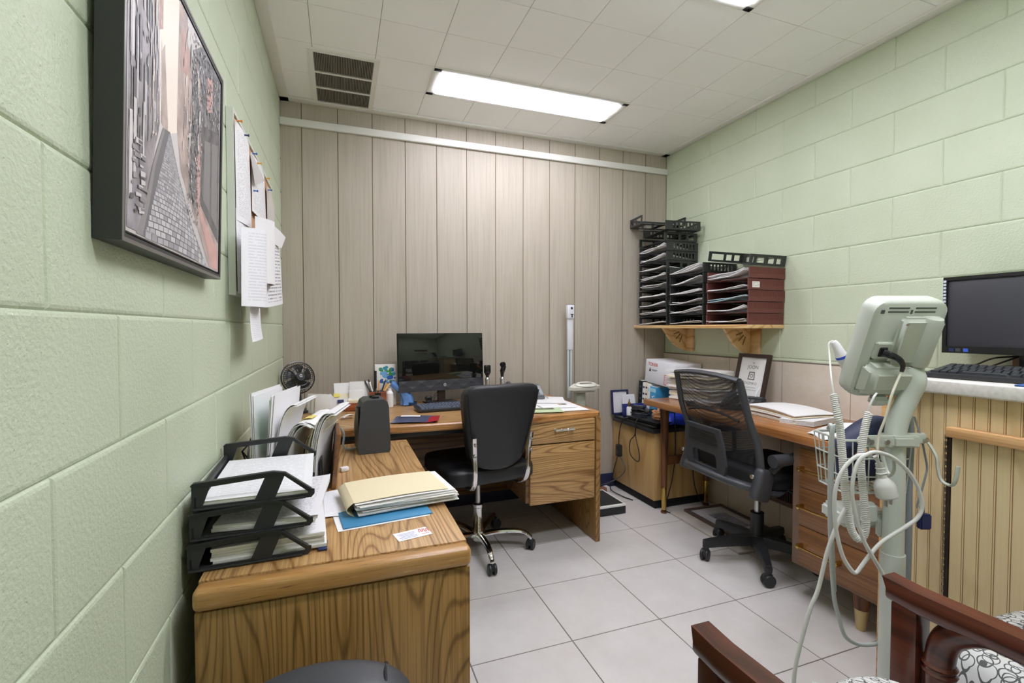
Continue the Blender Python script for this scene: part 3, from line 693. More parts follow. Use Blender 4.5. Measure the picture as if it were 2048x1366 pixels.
PENS = [(.02, .0, -24, 10, M_black, 'black pen leaning left in the wooden pen cup', 'pen', .0045), (.035, .008, -20, 8, M_steel, 'silver grey pen leaning left in the pen cup', 'pen', .0045), (.03, -.01, -14, 14, M_paper, 'white pen leaning left in the pen cup', 'pen', .004), (.075, .0, 20, 6, M_navy, 'dark blue pen leaning right in the pen cup', 'pen', .0045),
        (.08, .01, 30, 8, plain('pencil_yellow', srgb(226, 168, 60), .5), 'yellow pencil leaning right in the pen cup', 'pencil', .0045), (.085, -.006, 36, 4, plain('marker_tan', srgb(222, 182, 120), .5), 'tan marker leaning right in the pen cup', 'marker', .006), (.06, .012, 6, 12, plain('pencil_orange', srgb(230, 150, 60), .5), 'orange pencil standing at the back of the pen cup', 'pencil', .004)]
for x, y, ry, rx, mt, lab, cat, r in PENS:
    t = thing(cat, lab, cat, (.475 + x, -.27 + y, DZ + .085), (-rx, ry, 0), 'pens in the wooden cup')
    mb = MB(); mb.cyl((0, 0, 0), (0, 0, .075), r, n=10); mb.build('barrel', mt, t)
    mb = MB(); mb.lathe([(r, .075), (r * .7, .084), (0, .094)], n=10); mb.build('tip', M_blackg if cat != 'pencil' else M_manila, t)
t = thing('binder_clip', 'black binder clip hooked on the front of the wooden pen cup', 'clip', (.53, -.309, DZ + .085), 2)
MB().plate([(-.016, 0), (.016, 0), (.016, -.02), (-.016, -.02)], (), .006, Matrix(((1, 0, 0, 0), (0, 0, -1, .003), (0, 1, 0, .012), (0, 0, 0, 1)))).build('clip_body', M_blackg, t, smooth=None)
mb = MB(); mb.tube(spline([(-.008, -.002, .01), (-.01, -.01, .035), (0, -.012, .042), (.01, -.01, .035), (.008, -.002, .01)], 5), .0012, 5); mb.build('wire_loop', M_steel, t)
t = thing('tissue_box', 'tall box with blue and green floral print against the panelling', 'box', (.585, -.165, DZ), 0)
MB().box((0, 0, .125), (.125, .05, .25), bev=.002).build('box_body', M_paper, t)
mb = MB(); rr = random.Random(4)
cols = [plain('print_blue', srgb(48, 92, 186), .5), plain('print_green', srgb(60, 150, 76), .5), plain('print_sky', srgb(120, 176, 226), .5), plain('print_teal', srgb(60, 150, 170), .5)]
for q in range(46):
    x, z, r0 = rr.uniform(-.03, .055), rr.uniform(.13, .24), rr.uniform(.006, .015)
    if x + r0 > .062: continue
    mb.poly([(x + r0 * math.cos(2 * PI * j / 9) * rr.uniform(.8, 1.1), -.0252 - .00002 * q, z + r0 * math.sin(2 * PI * j / 9) * .9) for j in range(9)], m=q % 4)
mb.build('floral_print', cols, t, smooth=None)
MB().box((-.058, 0, .11), (.012, .052, .21), bev=.001).build('dark_spine', M_blackm, t)
t = thing('white_bottle', 'small white bottle standing between pen cup and blue glove', 'bottle', (.60, -.26, DZ))
MB().lathe([(0, 0), (.022, 0), (.023, .005), (.023, .085), (.012, .10), (.012, .112), (0, .113)], n=18).build('bottle_body', M_paper, t)
t = thing('blue_glove', 'limp blue glove draped beside the floral box', 'glove', (.665, -.235, DZ), 10)
mb = MB(); rr = random.Random(3)
def gl(u, v):
    a = 2 * PI * u; w = .036 * (1 - .35 * v) * (1.0 + .22 * math.sin(5 * a + 3 * v)); x = .045 - .085 * v + .02 * math.sin(v * 5)
    return (x + w * math.cos(a), .02 * math.sin(a) * (1.2 - .5 * v), .004 + .15 * v ** .8)
mb.sheet(gl, 28, 14); mb.build('glove_cuff', plain('glove_blue', srgb(96, 140, 204), .55, noise=.12, nscale=60, bump=.2), t)
mb = MB(); mb.sheet(lambda u, v: (.072 + .03 * math.cos(2 * PI * u), .028 * math.sin(2 * PI * u) - .01, .004 + .016 * math.sin(v * PI)), 18, 4); mb.build('glove_fingers', plain('glove_blue_dark', srgb(50, 84, 128), .55), t)

# all-in-one monitor
t = thing('desktop_monitor', 'large black all-in-one monitor on the oak desk', 'monitor', (.935, -.215, DZ), (-2.6, 0, 9))
w, hb, ht = .565, .082, .443
mb = MB(); mb.box((0, .012, (hb + ht) / 2), (w, .03, ht - hb), bev=.004); mb.build('back_shell', M_blackm, t)
MB().box((0, -.0045, (hb + .068 + ht) / 2), (w - .004, .003, ht - hb - .070), bev=.0008).build('screen', M_screen, t)
k = NT('monitor_chin'); k.set(Roughness=.4, Base_Color=srgb(58, 60, 66)); ch = k.m
mb = MB(); nx = 10; rows = 2
for i in range(nx):
    for j in range(rows):
        xa, xb = -w / 2 + w * i / nx, -w / 2 + w * (i + 1) / nx; za, zb = hb + .034 * j, hb + .034 * (j + 1); zc = (za + zb) / 2; xc = (xa + xb) / 2
        d = -.0045
        c = (xc, d - .003 if (i + j) % 2 else d, zc)
        for a, b in (((xa, d, za), (xb, d, za)), ((xb, d, za), (xb, d, zb)), ((xb, d, zb), (xa, d, zb)), ((xa, d, zb), (xa, d, za))): mb.poly([a, b, c])
mb.box((0, .004, hb + .034), (w, .014, .068)); mb.build('chin', ch, t, smooth=None)
mb = MB(); mb.lathe([(0, .0), (.010, .0), (.010, .0012), (0, .0012)], n=24, X=Matrix.Translation((.012, -.0078, hb + .034)) @ Euler((PI / 2, 0, 0)).to_matrix().to_4x4()); mb.build('logo_disc', plain('logo_silver', srgb(190, 196, 200), .3, .6), t)
text('hp', .013, M_grayp, t, (.012, -.0093, hb + .0345), (90, 0, 0), name='logo_letters', th=.0002, shear=.25)
mb = MB(); mb.box((0, .03, .10), (.05, .018, .20), bev=.003); mb.build('stand_neck', plain('stand_brown', srgb(66, 54, 48), .4, .3), t)
mb = MB(); mb.box((0, .03, .005), (.20, .16, .010), bev=.003); mb.build('stand_foot', M_black, t)
t = thing('webcam_dongle', 'small black cabled device under the big monitor', 'dongle', (.845, -.20, DZ))
mb = MB(); mb.box((0, 0, .032), (.045, .025, .028), bev=.009); mb.box((0, 0, .01), (.03, .02, .02), bev=.004); mb.build('body', M_blackg, t)
mb = MB(); mb.tube(spline([(.02, 0, .03), (.05, .01, .06), (.07, .02, .075)], 6), .002, 6); mb.tube(spline([(.03, 0, .02), (.06, .01, .05), (.09, .02, .02)], 6), .002, 6); mb.build('cable', M_cordb, t)
def keyboard(name, lab, loc, rot, w, d, tilt, kmat, bmat, cat='keyboard'):
    t = thing(name, lab, cat, loc, (tilt, 0, rot)); mb = MB(); mb.box((0, 0, .008), (w, d, .016), bev=.004); mb.build('key_tray', bmat, t)
    mb = MB(); nr = 6; p = .0182 * d / .15
    for r in range(nr):
        y = -d / 2 + .016 + r * (d - .03) / (nr - 1); x = -w / 2 + .014
        ws = [1.3, 1, 1.3, 6, 1.3, 1, 1.3] if r == 0 else [1.0 + .25 * ((5 - r) % 3)] + [1] * 13
        for q in ws + [1] * 7:
            ww = q * .0188
            if x + ww > w / 2 - .008: break
            mb.box((x + ww / 2, y, .019), (ww - .0028, (d - .03) / (nr - 1) - .003, .008), taper=.86); x += ww
    mb.build('keys', kmat, t, smooth=None); return t
kb = keyboard('keyboard', 'black keyboard lying on the oak desk under the big monitor', (.945, -.435, DZ + .004), 4, .43, .14, 3, plain('keycap_bluegrey', srgb(92, 100, 116), .4), M_black)
t = thing('brochure', 'dark blue and red glossy brochure on the oak desk right of the heater', 'brochure', (.685, -.715, DZ), -16)
mb = MB(); mb.sheet(lambda u, v: ((u - .5) * .22, (v - .5) * .18, .003 + .004 * math.sin(u * 3)), 8, 4, th=.001); mb.build('front_cover', plain('brochure_slate', srgb(82, 86, 112), .2), t)
mb = MB(); mb.sheet(lambda u, v: (.085 + (u - .5) * .08, (v - .5) * .15 - .018, .0015 + .012 * u), 6, 2, th=.0008); mb.build('red_inside', plain('brochure_red', srgb(176, 32, 44), .3), t)
mb = MB(); mb.sheet(lambda u, v: (-.03 + (u - .5) * .1, .055 + (v - .5) * .035, .0075 + .004 * math.sin((.36 + .45 * u) * 3)), 6, 2); mb.build('white_title', M_inkw, t)

# otoscope set
t = thing('otoscope_charger', 'grey charging base of the handheld medical scopes behind the black chair', 'charger', (1.255, -.24, DZ), 4)
mb = MB(); mb.box((0, 0, .04), (.24, .09, .08), bev=.012, seg=3); mb.build('base', plain('charger_slate', srgb(78, 80, 94), .4), t)
for x, lab, kind in ((-.035, 'left handheld medical scope with square black head, standing in the charger', 0), (.066, 'right handheld medical scope with angled black head, standing in the charger', 1)):
    t = thing('medical_scope', lab, 'medical scope', (1.255 + x, -.24, DZ + .08), 4, 'handheld scopes in the charger')
    MB().lathe([(.015, 0), (.0155, .01), (.0135, .018), (.0135, .05), (.0155, .056), (.0155, .066), (.010, .075), (0, .075)], n=18).build('handle', M_steel, t)
    mb = MB()
    if kind == 0: mb.lathe([(.009, .075), (.010, .085), (.016, .095), (.016, .10)], n=14); mb.box((0, 0, .128), (.04, .03, .055), bev=.006)
    else:
        mb.lathe([(.009, .075), (.011, .09), (.013, .11)], n=14); mb.box((.004, -.004, .128), (.028, .034, .05), (0, 18, 0), bev=.008); mb.lathe([(.017, -.008), (.019, 0), (.015, .016), (0, .018)], n=16, X=Matrix.Translation((0, -.006, .155)) @ Euler((R(70), 0, R(25))).to_matrix().to_4x4())
    mb.build('head', M_blackg, t)

# desk phone
t = thing('desk_phone', 'dark grey office telephone with display at the back of the oak desk', 'telephone', (1.475, -.225, DZ), (0, 0, -8))
X = Matrix.Translation((.0, .0, .045)) @ Euler((R(24), 0, 0)).to_matrix().to_4x4()
def pb(mb, c, s, bev=.004, m=0):
    t2 = bmesh.new(); bmesh.ops.create_cube(t2, size=1)
    for v in t2.verts: v.co = Vector((v.co.x * s[0], v.co.y * s[1], v.co.z * s[2])) + Vector(c)
    bmesh.ops.bevel(t2, geom=t2.edges[:], offset=bev, segments=2, affect='EDGES'); mb.merge(t2, X, m)
mb = MB(); pb(mb, (.03, 0, 0), (.20, .17, .035), .008); mb.box((.03, .06, .025), (.18, .04, .05), bev=.004); mb.build('body', plain('phone_grey', srgb(104, 108, 112), .4), t)
mb = MB(); pb(mb, (-.09, 0, .022), (.045, .19, .03), .012); mb.build('handset', M_grayp, t)
mb = MB(); pb(mb, (.03, .052, .0185), (.12, .035, .003), .001); mb.build('display', plain('phone_lcd', srgb(120, 132, 128), .2), t)
mb = MB()
for i in range(5):
    for j in range(4): pb(mb, (-.025 + .022 * i, -.055 + .022 * j, .019), (.015, .011, .005), .002)
for j in range(7): pb(mb, (.112, -.06 + .017 * j, .019), (.022, .009, .004), .001)
mb.build('buttons', plain('phone_button', srgb(190, 196, 200), .4), t)
mb = MB(); mb.tube(spline([(.13, .05, .02), (.15, .02, .015), (.16, -.05, .006), (.10, -.10, .005)], 6), .003, 6); mb.build('cable', M_cord, t)

# papers at the right end of the oak desk
G = 'papers on the right end of the oak desk'
loose('loose_paper', 'broad white sheet covering the right end of the oak desk', (1.53, -.52, DZ + .0005), -3, .33, .46, M_paper, group=G, curl=.0006)
loose('loose_paper', 'white sheet on the back corner of the oak desk near the scale', (1.60, -.34, DZ + .003), -22, .22, .28, M_paper, group=G, curl=.001)
t = thing('envelope', 'white envelope with a dark stamp on the papers at the right end', 'envelope', (1.545, -.60, DZ + .004), -6)
MB().box((0, 0, .003), (.21, .115, .006), bev=.001).build('envelope_body', M_paper, t)
mb = MB(); mb.box((.045, .03, .0065), (.05, .028, .001), m=0); mb.box((.03, .03, .007), (.02, .02, .001), m=1); mb.build('stamp', [plain('stamp_dark', srgb(70, 74, 70), .5), plain('stamp_gold', srgb(206, 176, 100), .5)], t, smooth=None)
t = thing('green_leaflet', 'green printed leaflet at the front edge beside the chair back', 'leaflet', (1.42, -.70, DZ + .004), -10)
MB().box((0, 0, .001), (.20, .14, .002)).build('leaflet', plain('leaflet_green', srgb(188, 206, 164), .5), t)
MB().box((-.01, .035, .0022), (.15, .05, .0005)).build('dark_photo', plain('leaflet_photo', srgb(96, 104, 66), .4, noise=.5, nscale=60), t)

# physician scale beside the desk
t = thing('physician_scale', 'grey upright medical scale with height rod behind the oak desk', 'scale', (1.955, -.20, 0), 0)
PL = plain('scale_black', srgb(40, 42, 44), .6); GR = plain('scale_grey_green', srgb(176, 180, 166), .4); WH = plain('scale_cream', srgb(222, 220, 208), .4)
mb = MB(); mb.box((-.02, -.16, .03), (.32, .30, .06), bev=.006); mb.build('platform_base', PL, t)
MB().box((-.02, -.16, .058), (.325, .305, .014), bev=.004).build('platform_rim', M_white, t)
MB().box((-.02, -.165, .0655), (.29, .26, .003), bev=.001).build('rubber_mat', PL, t)
MB().box((-.01, .06, .40), (.075, .045, .80), bev=.008).build('column', GR, t)
mb = MB(); mb.plate([(-.135, -.03), (-.10, -.05), (.05, -.055), (.118, -.02), (.10, .03), (-.06, .04)], (), .022, Matrix.Translation((0, .02, .80)) @ Euler((R(12), 0, 0)).to_matrix().to_4x4())
mb.lathe([(.075, 0), (.08, .004), (.07, .012), (0, .013)], n=28, X=Matrix.Translation((.01, .005, .822)) @ Euler((R(12), 0, 0)).to_matrix().to_4x4() @ Matrix.Diagonal((1.05, .62, 1, 1)))
mb.box((.0, .02, .785), (.16, .06, .03), bev=.01); mb.build('display_head', WH, t)
MB().box((.005, -.0, .836), (.095, .018, .003), (12, 0, 0), bev=.001).build('display_window', plain('lcd_grey', srgb(120, 122, 112), .3), t)
mb = MB(); mb.box((-.065, .115, 1.0), (.036, .014, .56), bev=.002); mb.build('height_rod', plain('rod_white', srgb(206, 210, 212), .4), t)
mb = MB(); mb.box((-.068, .1065, .95), (.007, .002, .30)); mb.build('scale_stripe', plain('rod_green', srgb(100, 128, 112), .5), t, smooth=None)
mb = MB(); mb.box((-.065, .112, 1.20), (.042, .022, .26), bev=.003); mb.box((-.067, .106, 1.345), (.055, .035, .10), bev=.006); mb.build('headpiece', plain('rod_cap_white', srgb(222, 224, 230), .4), t)
mb = MB(); mb.box((-.062, .0875, 1.37), (.014, .002, .016)); mb.box((-.06, .0875, 1.325), (.022, .002, .006)); mb.box((-.06, .0875, 1.312), (.008, .002, .02)); mb.box((-.066, .107, 1.396), (.05, .03, .002)); mb.build('headpiece_mark', M_ink, t, smooth=None)

# ---------------------------------------------------------------- chairs
def caster(t, x, y, ang, mats, r=.028):
    mb = MB(); c, s_ = math.cos(ang), math.sin(ang); nx, ny = -s_, c
    for k in (-1, 1):
        X = Matrix.Translation((x + nx * .013 * k, y + ny * .013 * k, r)) @ Matrix(((c, 0, nx, 0), (s_, 0, ny, 0), (0, 1, 0, 0), (0, 0, 0, 1)))
        mb.lathe([(0, -.008), (r * .85, -.008), (r, -.004), (r, .004), (r * .85, .008), (0, .008)], n=20, X=X)
    mb.box((x, y, r + .012), (.046, .02, .035), (0, 0, math.degrees(ang)), bev=.008); mb.cyl((x, y, r), (x, y, r + .05), .008, n=10)
    return mb.build('caster', mats, t)
def pill(mb, c, s, bend=0, puff=0, bev=.03, X=Matrix()):
    t = bmesh.new(); bmesh.ops.create_cube(t, size=1)
    bmesh.ops.subdivide_edges(t, edges=t.edges[:], cuts=7, use_grid_fill=True)
    for v in t.verts:
        p = v.co * 2; q = Vector((p.x, p.y, p.z))
        # superellipsoid rounding
        n = 7
        l = (abs(q.x) ** n + abs(q.y) ** n + abs(q.z) ** n) ** (1 / n); q /= max(l, 1e-6); 
        v.co = Vector((q.x * s[0] / 2, q.y * s[1] / 2, q.z * s[2] / 2)) + Vector(c)
    mb.merge(t, X)
t = thing('office_chair', 'black leatherette swivel chair with chrome base at the oak desk', 'chair', (1.035, -.665, 0), 8)
for k in range(5):
    a = R(-92 - 8 + 72 * k); c, s_ = math.cos(a), math.sin(a)
    P = [(.03, .085), (.10, .10), (.19, .105), (.25, .098), (.285, .075), (.292, .058)]
    ar = MB().tube(spline([(c * r, s_ * r, z) for r, z in P], 5), [.022 - .009 * min(1, q / 20) for q in range(26)], 10, flat=.75).build('base_arm', M_chrome, t)
    caster(ar, c * .292, s_ * .292, a + 1.2 * (k % 3), M_black)
mb = MB(); mb.lathe([(0, .055), (.03, .055), (.034, .07), (.034, .115), (.027, .125), (.026, .235), (.03, .24), (.03, .255), (.022, .26)], n=20); mb.build('column_sleeve', M_chrome, t)
mb = MB(); mb.cyl((0, 0, .25), (0, 0, .43), .014); mb.build('gas_lift', M_steel, t)
mb = MB(); mb.box((0, -.02, .425), (.16, .22, .04), bev=.01); mb.build('seat_mechanism', M_black, t)
mb = MB(); pill(mb, (0, .01, .475), (.50, .49, .095)); mb.build('seat', M_leather, t, smooth=60)
mb = MB(); mb.tube([(.10, -.03, .43), (.24, -.05, .425)], .006, 8); mb.cyl((.22, -.05, .425), (.27, -.052, .423), .011); mb.build('tilt_lever', M_black, t)
t2 = bmesh.new(); bmesh.ops.create_cube(t2, size=1); bmesh.ops.subdivide_edges(t2, edges=t2.edges[:], cuts=9, use_grid_fill=True)
for v in t2.verts:
    q = v.co * 2; n = 8; l = (abs(q.x) ** n + abs(q.y) ** n + abs(q.z) ** n) ** (1 / n); q = q / l
    h = (q.z + 1) / 2
    x = q.x * (.142 + .078 * h ** .8 - .012 * max(0, h - .85) / .15); z = .545 + .405 * h; y = q.y * .034 - .245 - .075 * h + .05 * (q.x ** 2) * .55
    if h < .12: z -= .03 * (1 - q.x ** 2) * (1 - h / .12)
    v.co = Vector((x, y, z))
mb = MB(); mb.merge(t2); mb.build('backrest', M_leather, t, smooth=60)
mb = MB()
def bk(u, v): # welt seam on the rear face
    return 0
for sx in (-1, 1):
    mb = MB(); P = [(sx * .115, -.02, .415), (sx * .135, -.16, .415), (sx * .142, -.255, .432), (sx * .146, -.300, .49), (sx * .150, -.305, .60), (sx * .158, -.318, .70)]
    mb.tube(spline(P, 6), .013, 8, flat=.45); br_ = mb.build('chrome_back_bar', M_chrome, t)
    mb = MB()
    for z, y in ((.665, -.325), (.61, -.3185)): mb.lathe([(0, 0), (.008, .001), (.006, .005), (0, .006)], n=10, X=Matrix.Translation((sx * .155, y, z)) @ Euler((PI / 2, 0, 0)).to_matrix().to_4x4())
    mb.build('bolt_heads', M_steel, br_)
def ring(z, ins):
    h = (z - .545) / .405; return (.142 + .078 * h ** .8 - ins), -.245 - .075 * h
P = []
for z, sx in [(.58, -1), (.68, -1), (.82, -1), (.915, -1), (.915, 1), (.82, 1), (.68, 1), (.58, 1)]:
    x, y = ring(z, .02); P.append((sx * x, y - .034 + .022, z))
MB().tube([P[0], P[1], P[2], P[3]], .003, 6).build('seam_piping', M_blackm, t); MB().tube([P[4], P[5], P[6], P[7]], .003, 6).build('seam_piping', M_blackm, t)

# mesh task chair at the brown desk
t = thing('mesh_chair', 'black mesh back swivel chair with armrests at the brown desk', 'chair', (2.39, -1.285, 0), -95)
for k in range(5):
    a = R(161 + 95 + 72 * k); c, s_ = math.cos(a), math.sin(a)
    mb = MB(); P = [(.03, .115, .030), (.12, .112, .028), (.22, .098, .022), (.282, .088, .018)]
    L = []
    for r, z, w in P:
        L.append([mb.bm.verts.new((c * r - s_ * w * i, s_ * r + c * w * i, z + j)) for i, j in ((-1, 0), (-.75, .018), (.75, .018), (1, 0), (.9, -.03 * w / .03), (-.9, -.03 * w / .03))])
    for A, B in zip(L, L[1:]):
        for j in range(6): mb.face([A[j], A[(j + 1) % 6], B[(j + 1) % 6], B[j]])
    mb.face(L[0][::-1]); mb.face(L[-1]); mb.cyl((c * .272, s_ * .272, .055), (c * .272, s_ * .272, .09), .016, n=12)
    caster(mb.build('base_arm', M_black, t), c * .275, s_ * .275, a + .9 + k, M_black, .03)
mb = MB(); mb.lathe([(0, .07), (.04, .075), (.042, .125), (.033, .135), (.032, .25), (.034, .255), (.02, .258)], n=20); mb.build('column_sleeve', M_black, t)
MB().cyl((0, 0, .25), (0, 0, .42), .0155).build('gas_lift', M_steel, t)
mb = MB(); mb.box((0, .01, .425), (.17, .26, .05), bev=.012); mb.build('seat_mechanism', M_black, t)
mb = MB(); pill(mb, (0, .06, .485), (.49, .46, .085)); mb.build('seat', M_blackm, t, smooth=60)
mb = MB(); mb.tube([(-.08, .04, .425), (-.2, .05, .41), (-.27, .05, .38)], .007, 8); mb.cyl((-.2, .05, .41), (-.30, .05, .37), .012); mb.build('tilt_lever', M_black, t)
mb = MB(); mb.tube([(.08, .04, .425), (.2, .05, .41), (.26, .06, .36)], .007, 8); mb.cyl((.2, .05, .405), (.28, .065, .345), .012); mb.build('tilt_lever', M_black, t)
# back frame: side posts with a lean, top rail, lower yoke
def by(z): return -.235 - .02 * math.sin(max(0, min(1, (z - .5) / .25)) * PI) * -1 - .10 * max(0, z - .6) / .4
def bw(z): return .250 + .015 * math.sin((z - .5) * 4) - .028 * max(0, z - .7) / .35
mb = MB()
for sx in (-1, 1):
    P = [(sx * .19, -.02, .445), (sx * .235, -.12, .44), (sx * .25, -.21, .47), (sx * .254, by(.58), .58)] + [(sx * bw(z), by(z), z) for z in (.68, .80, .91, .985)]
    q = spline(P, 6); mb.tube(q, [.024] * 10 + [.021] * (len(q) - 10), 8, flat=.62)
mb.tube(spline([(-bw(.985), by(.985), .985), (-.12, by(.985) - .012, .998), (0, by(.985) - .018, 1.002), (.12, by(.985) - .012, .998), (bw(.985), by(.985), .985)], 6), .018, 8, flat=.7)
mb.build('back_frame', M_grayp, t, smooth=60)
k = NT('chair_mesh_fabric'); k.set(Roughness=.6, Base_Color=srgb(44, 45, 47))
m = k.coord((1, 1, 1)); n = k.n('ShaderNodeTexVoronoi', i_Scale=210.0, i_Randomness=0.0); k.l(m, 'Vector', n, 'Vector')
rr = k.ramp([(.30, (0, 0, 0)), (.36, (1, 1, 1))]); k.l(n, 'Distance', rr, 'Fac')
ma = k.n('ShaderNodeMath', operation='MULTIPLY_ADD'); ma.inputs[1].default_value = .6; ma.inputs[2].default_value = .25; k.l(rr, 'Color', ma, 0); k.l(ma, 'Value', k.b, 'Alpha'); M_mesh = k.m
mb = MB(); mb.sheet(lambda u, v: ((u - .5) * 2 * (bw(.58 + .41 * v) - .008), by(.58 + .41 * v) + .004 + .02 * (1 - (2 * u - 1) ** 2) * -1, .58 + .41 * v), 12, 12); mb.build('mesh_panel', M_mesh, t, smooth=60)
mb = MB(); mb.tube([((u - .5) * 2 * .19, by(.78) - .03 + .05 * abs(u - .5), .785 + .03 * math.sin(u * PI)) for u in [j / 12 for j in range(13)]], .006, 6); mb.build('mesh_welt', M_blackm, t)
# lumbar support: ribbed plate with a pocket, and the lower yoke
X = Matrix(((1, 0, 0, 0), (0, -.12, 1, -.262), (0, 1, .12, .0), (0, 0, 0, 1)))
mb = MB(); mb.plate([(-.135, .50), (.135, .50), (.155, .56), (.148, .66), (.13, .735), (-.13, .735), (-.148, .66), (-.155, .56)], [rrect(.18, .075, .015, 4, 0, .565)], .014, X)
mb.build('lumbar_plate', M_grayp, t, smooth=None)
mb = MB()
for j in range(6): mb.box((0, -.2645 - .12 * (.648 + .0135 * j), (.648 + .0135 * j) * 1.0), (.23 - .006 * j, .006, .003), bev=.001)
mb.build('lumbar_ribs', M_black, t)
mb = MB(); mb.plate(rrect(.18, .075, .015, 4, 0, .565), (), .003, Matrix.Translation((0, .03, 0)) @ X); mb.build('lumbar_pocket', M_blackm, t, smooth=None)
mb = MB(); q = [(-.25, -.20, .47), (-.19, -.285, .49), (-.08, -.318, .498), (0, -.325, .50), (.08, -.318, .498), (.19, -.285, .49), (.25, -.20, .47)]
mb.tube(spline(q, 6), .026, 8, flat=.8); mb.build('lower_yoke', M_grayp, t, smooth=60)
for sx in (-1, 1):
    mb = MB(); mb.box((sx * .262, -.215, .50), (.05, .10, .15), (-18, 0, sx * 8), bev=.02, seg=3); br_ = mb.build('side_bracket', M_grayp, t)
    mb = MB()
    for z, y in ((.545, -.272), (.47, -.262)): mb.lathe([(0, .004), (.009, .004), (.011, 0)], n=10, X=Matrix.Translation((sx * .262, y, z)) @ Euler((R(75), 0, 0)).to_matrix().to_4x4())
    mb.build('screw_heads', M_steel, br_)
    mb = MB(); mb.cyl((sx * .305, -.20, .62), (sx * .305, -.08, .625), .03, .026, n=16); mb.box((sx * .305, .03, .635), (.055, .22, .03), bev=.012); mb.build('armrest', M_grayp, t)
    mb = MB(); mb.tube([(sx * .272, -.17, .56), (sx * .295, -.15, .60)], .018, 8); mb.tube([(sx * .30, .10, .63), (sx * .295, .10, .50), (sx * .21, .06, .43)], .012, 8); mb.build('arm_support', M_black, t)

# chair in the foreground, backed up to the return desk
t = thing('task_chair', 'black plastic chair whose rounded backrest top shows at the bottom edge of the photo', 'chair', (.225, -2.60, 0), 176)
t2 = bmesh.new(); bmesh.ops.create_cube(t2, size=1); bmesh.ops.subdivide_edges(t2, edges=t2.edges[:], cuts=11, use_grid_fill=True)
for v in t2.verts:
    q = v.co * 2; n = 5; l = (abs(q.x) ** n + abs(q.y) ** n + abs(q.z) ** n) ** (1 / n); q = q / l
    h = (q.z + 1) / 2; z = .36 + .265 * h - .06 * max(0, q.x + .25) ** 2 * h - .02 * max(0, -q.x - .2) ** 2 * h
    v.co = Vector((q.x * .205, q.y * .055 - .27 + .03 * q.x * q.x - .03 * h, z))
mb = MB(); mb.merge(t2); mb.build('back_shell', M_grayp, t, smooth=60)
mb = MB(); P = [(-.155, -.325, .44), (-.155, -.345, .52), (-.153, -.34, .588), (-.150, -.31, .608), (-.150, -.27, .610), (-.15, -.24, .58)]
mb.tube(spline(P, 6), .004, 6); mb.build('shell_seam', M_blackm, t)
mb = MB(); pill(mb, (0, .02, .44), (.46, .44, .09)); mb.build('seat', M_leather, t, smooth=60)
MB().cyl((0, 0, .08), (0, 0, .40), .025).build('column', M_black, t)
mb = MB(); mb.tube(spline([(0, -.05, .40), (0, -.2, .40), (0, -.29, .42), (0, -.30, .46)], 5), .02, 8, flat=.5); mb.build('back_bar', M_black, t)
for k in range(5):
    a = R(20 + 72 * k); c, s_ = math.cos(a), math.sin(a)
    caster(MB().tube([(0, 0, .10), (c * .24, s_ * .24, .07)], [.022, .014], 8).build('base_arm', M_black, t), c * .235, s_ * .235, a + 1, M_black, .025)

# two-seat wooden waiting bench at the lower right
k = NT('ring_pattern_fabric'); k.set(Roughness=.85)
m = k.coord((1, 1, 1), 'UV')
def ringset(sc, off, rad, wd):
    mm = k.n('ShaderNodeMapping'); c = k.n('ShaderNodeTexCoord'); k.l(c, 'UV', mm, 'Vector'); mm.inputs['Scale'].default_value = (sc, sc * .8, 1); mm.inputs['Location'].default_value = off
    v = k.n('ShaderNodeTexVoronoi', i_Scale=1.0, i_Randomness=.35); k.l(mm, 'Vector', v, 'Vector')
    d = k.n('ShaderNodeMath', operation='COMPARE'); d.inputs[1].default_value = rad; d.inputs[2].default_value = wd; k.l(v, 'Distance', d, 0); return d
a = ringset(15, (0, 0, 0), .36, .035); b = ringset(15, (.42, .3, 0), .40, .025); c2 = ringset(16, (.2, .65, 0), .33, .03)
def add(x, y): q = k.n('ShaderNodeMath', operation='MAXIMUM'); k.l(x, 'Value', q, 0); k.l(y, 'Value', q, 1); return q
q = add(add(a, b), c2); mi = k.n('ShaderNodeMix', data_type='RGBA'); k.l(q, 'Value', mi, 0); mi.inputs['A'].default_value = srgb(206, 208, 202); mi.inputs['B'].default_value = srgb(84, 86, 84); mixlink(k, mi, k.b); M_rings = k.m
t = thing('waiting_bench', 'mahogany waiting seat with ring patterned cushions in the lower right corner', 'bench', (1.24, -2.72, 0), 0)
def seat(cx, w, name, h0=.395, h1=.08):
    mb = MB()
    def f(u, v):
        a, b = 2 * u - 1, 2 * v - 1; e = (abs(a) ** 5 + abs(b) ** 5) ** .2; e = max(e, 1e-6); sc = max(abs(a), abs(b)) / e if e else 1
        rr_ = max(abs(a), abs(b)); return (cx + a * sc * w / 2, .012 + b * sc * .25, h0 + h1 * (1 - rr_ ** 9) ** .5 if rr_ < 1 else h0)
    mb.sheet(f, 26, 26); return mb.build(name, M_rings, t, smooth=80)
seat(0, .475, 'seat_cushion', .405, .085); seat(.575, .46, 'seat_cushion', .41, .11)
mb = MB(); mb.box((.28, 0, .375), (1.06, .46, .05), bev=.006); mb.build('seat_frame', M_mahog, t)
mb = MB(); mb.sheet(lambda u, v: (-.23 + .47 * u, -.235 - .06 * v, .50 + .42 * v), 8, 8, th=.05); mb.build('back_cushion', M_rings, t); mb = MB(); mb.sheet(lambda u, v: (.34 + .45 * u, -.235 - .06 * v, .50 + .42 * v), 8, 8, th=.05); mb.build('back_cushion', M_rings, t)
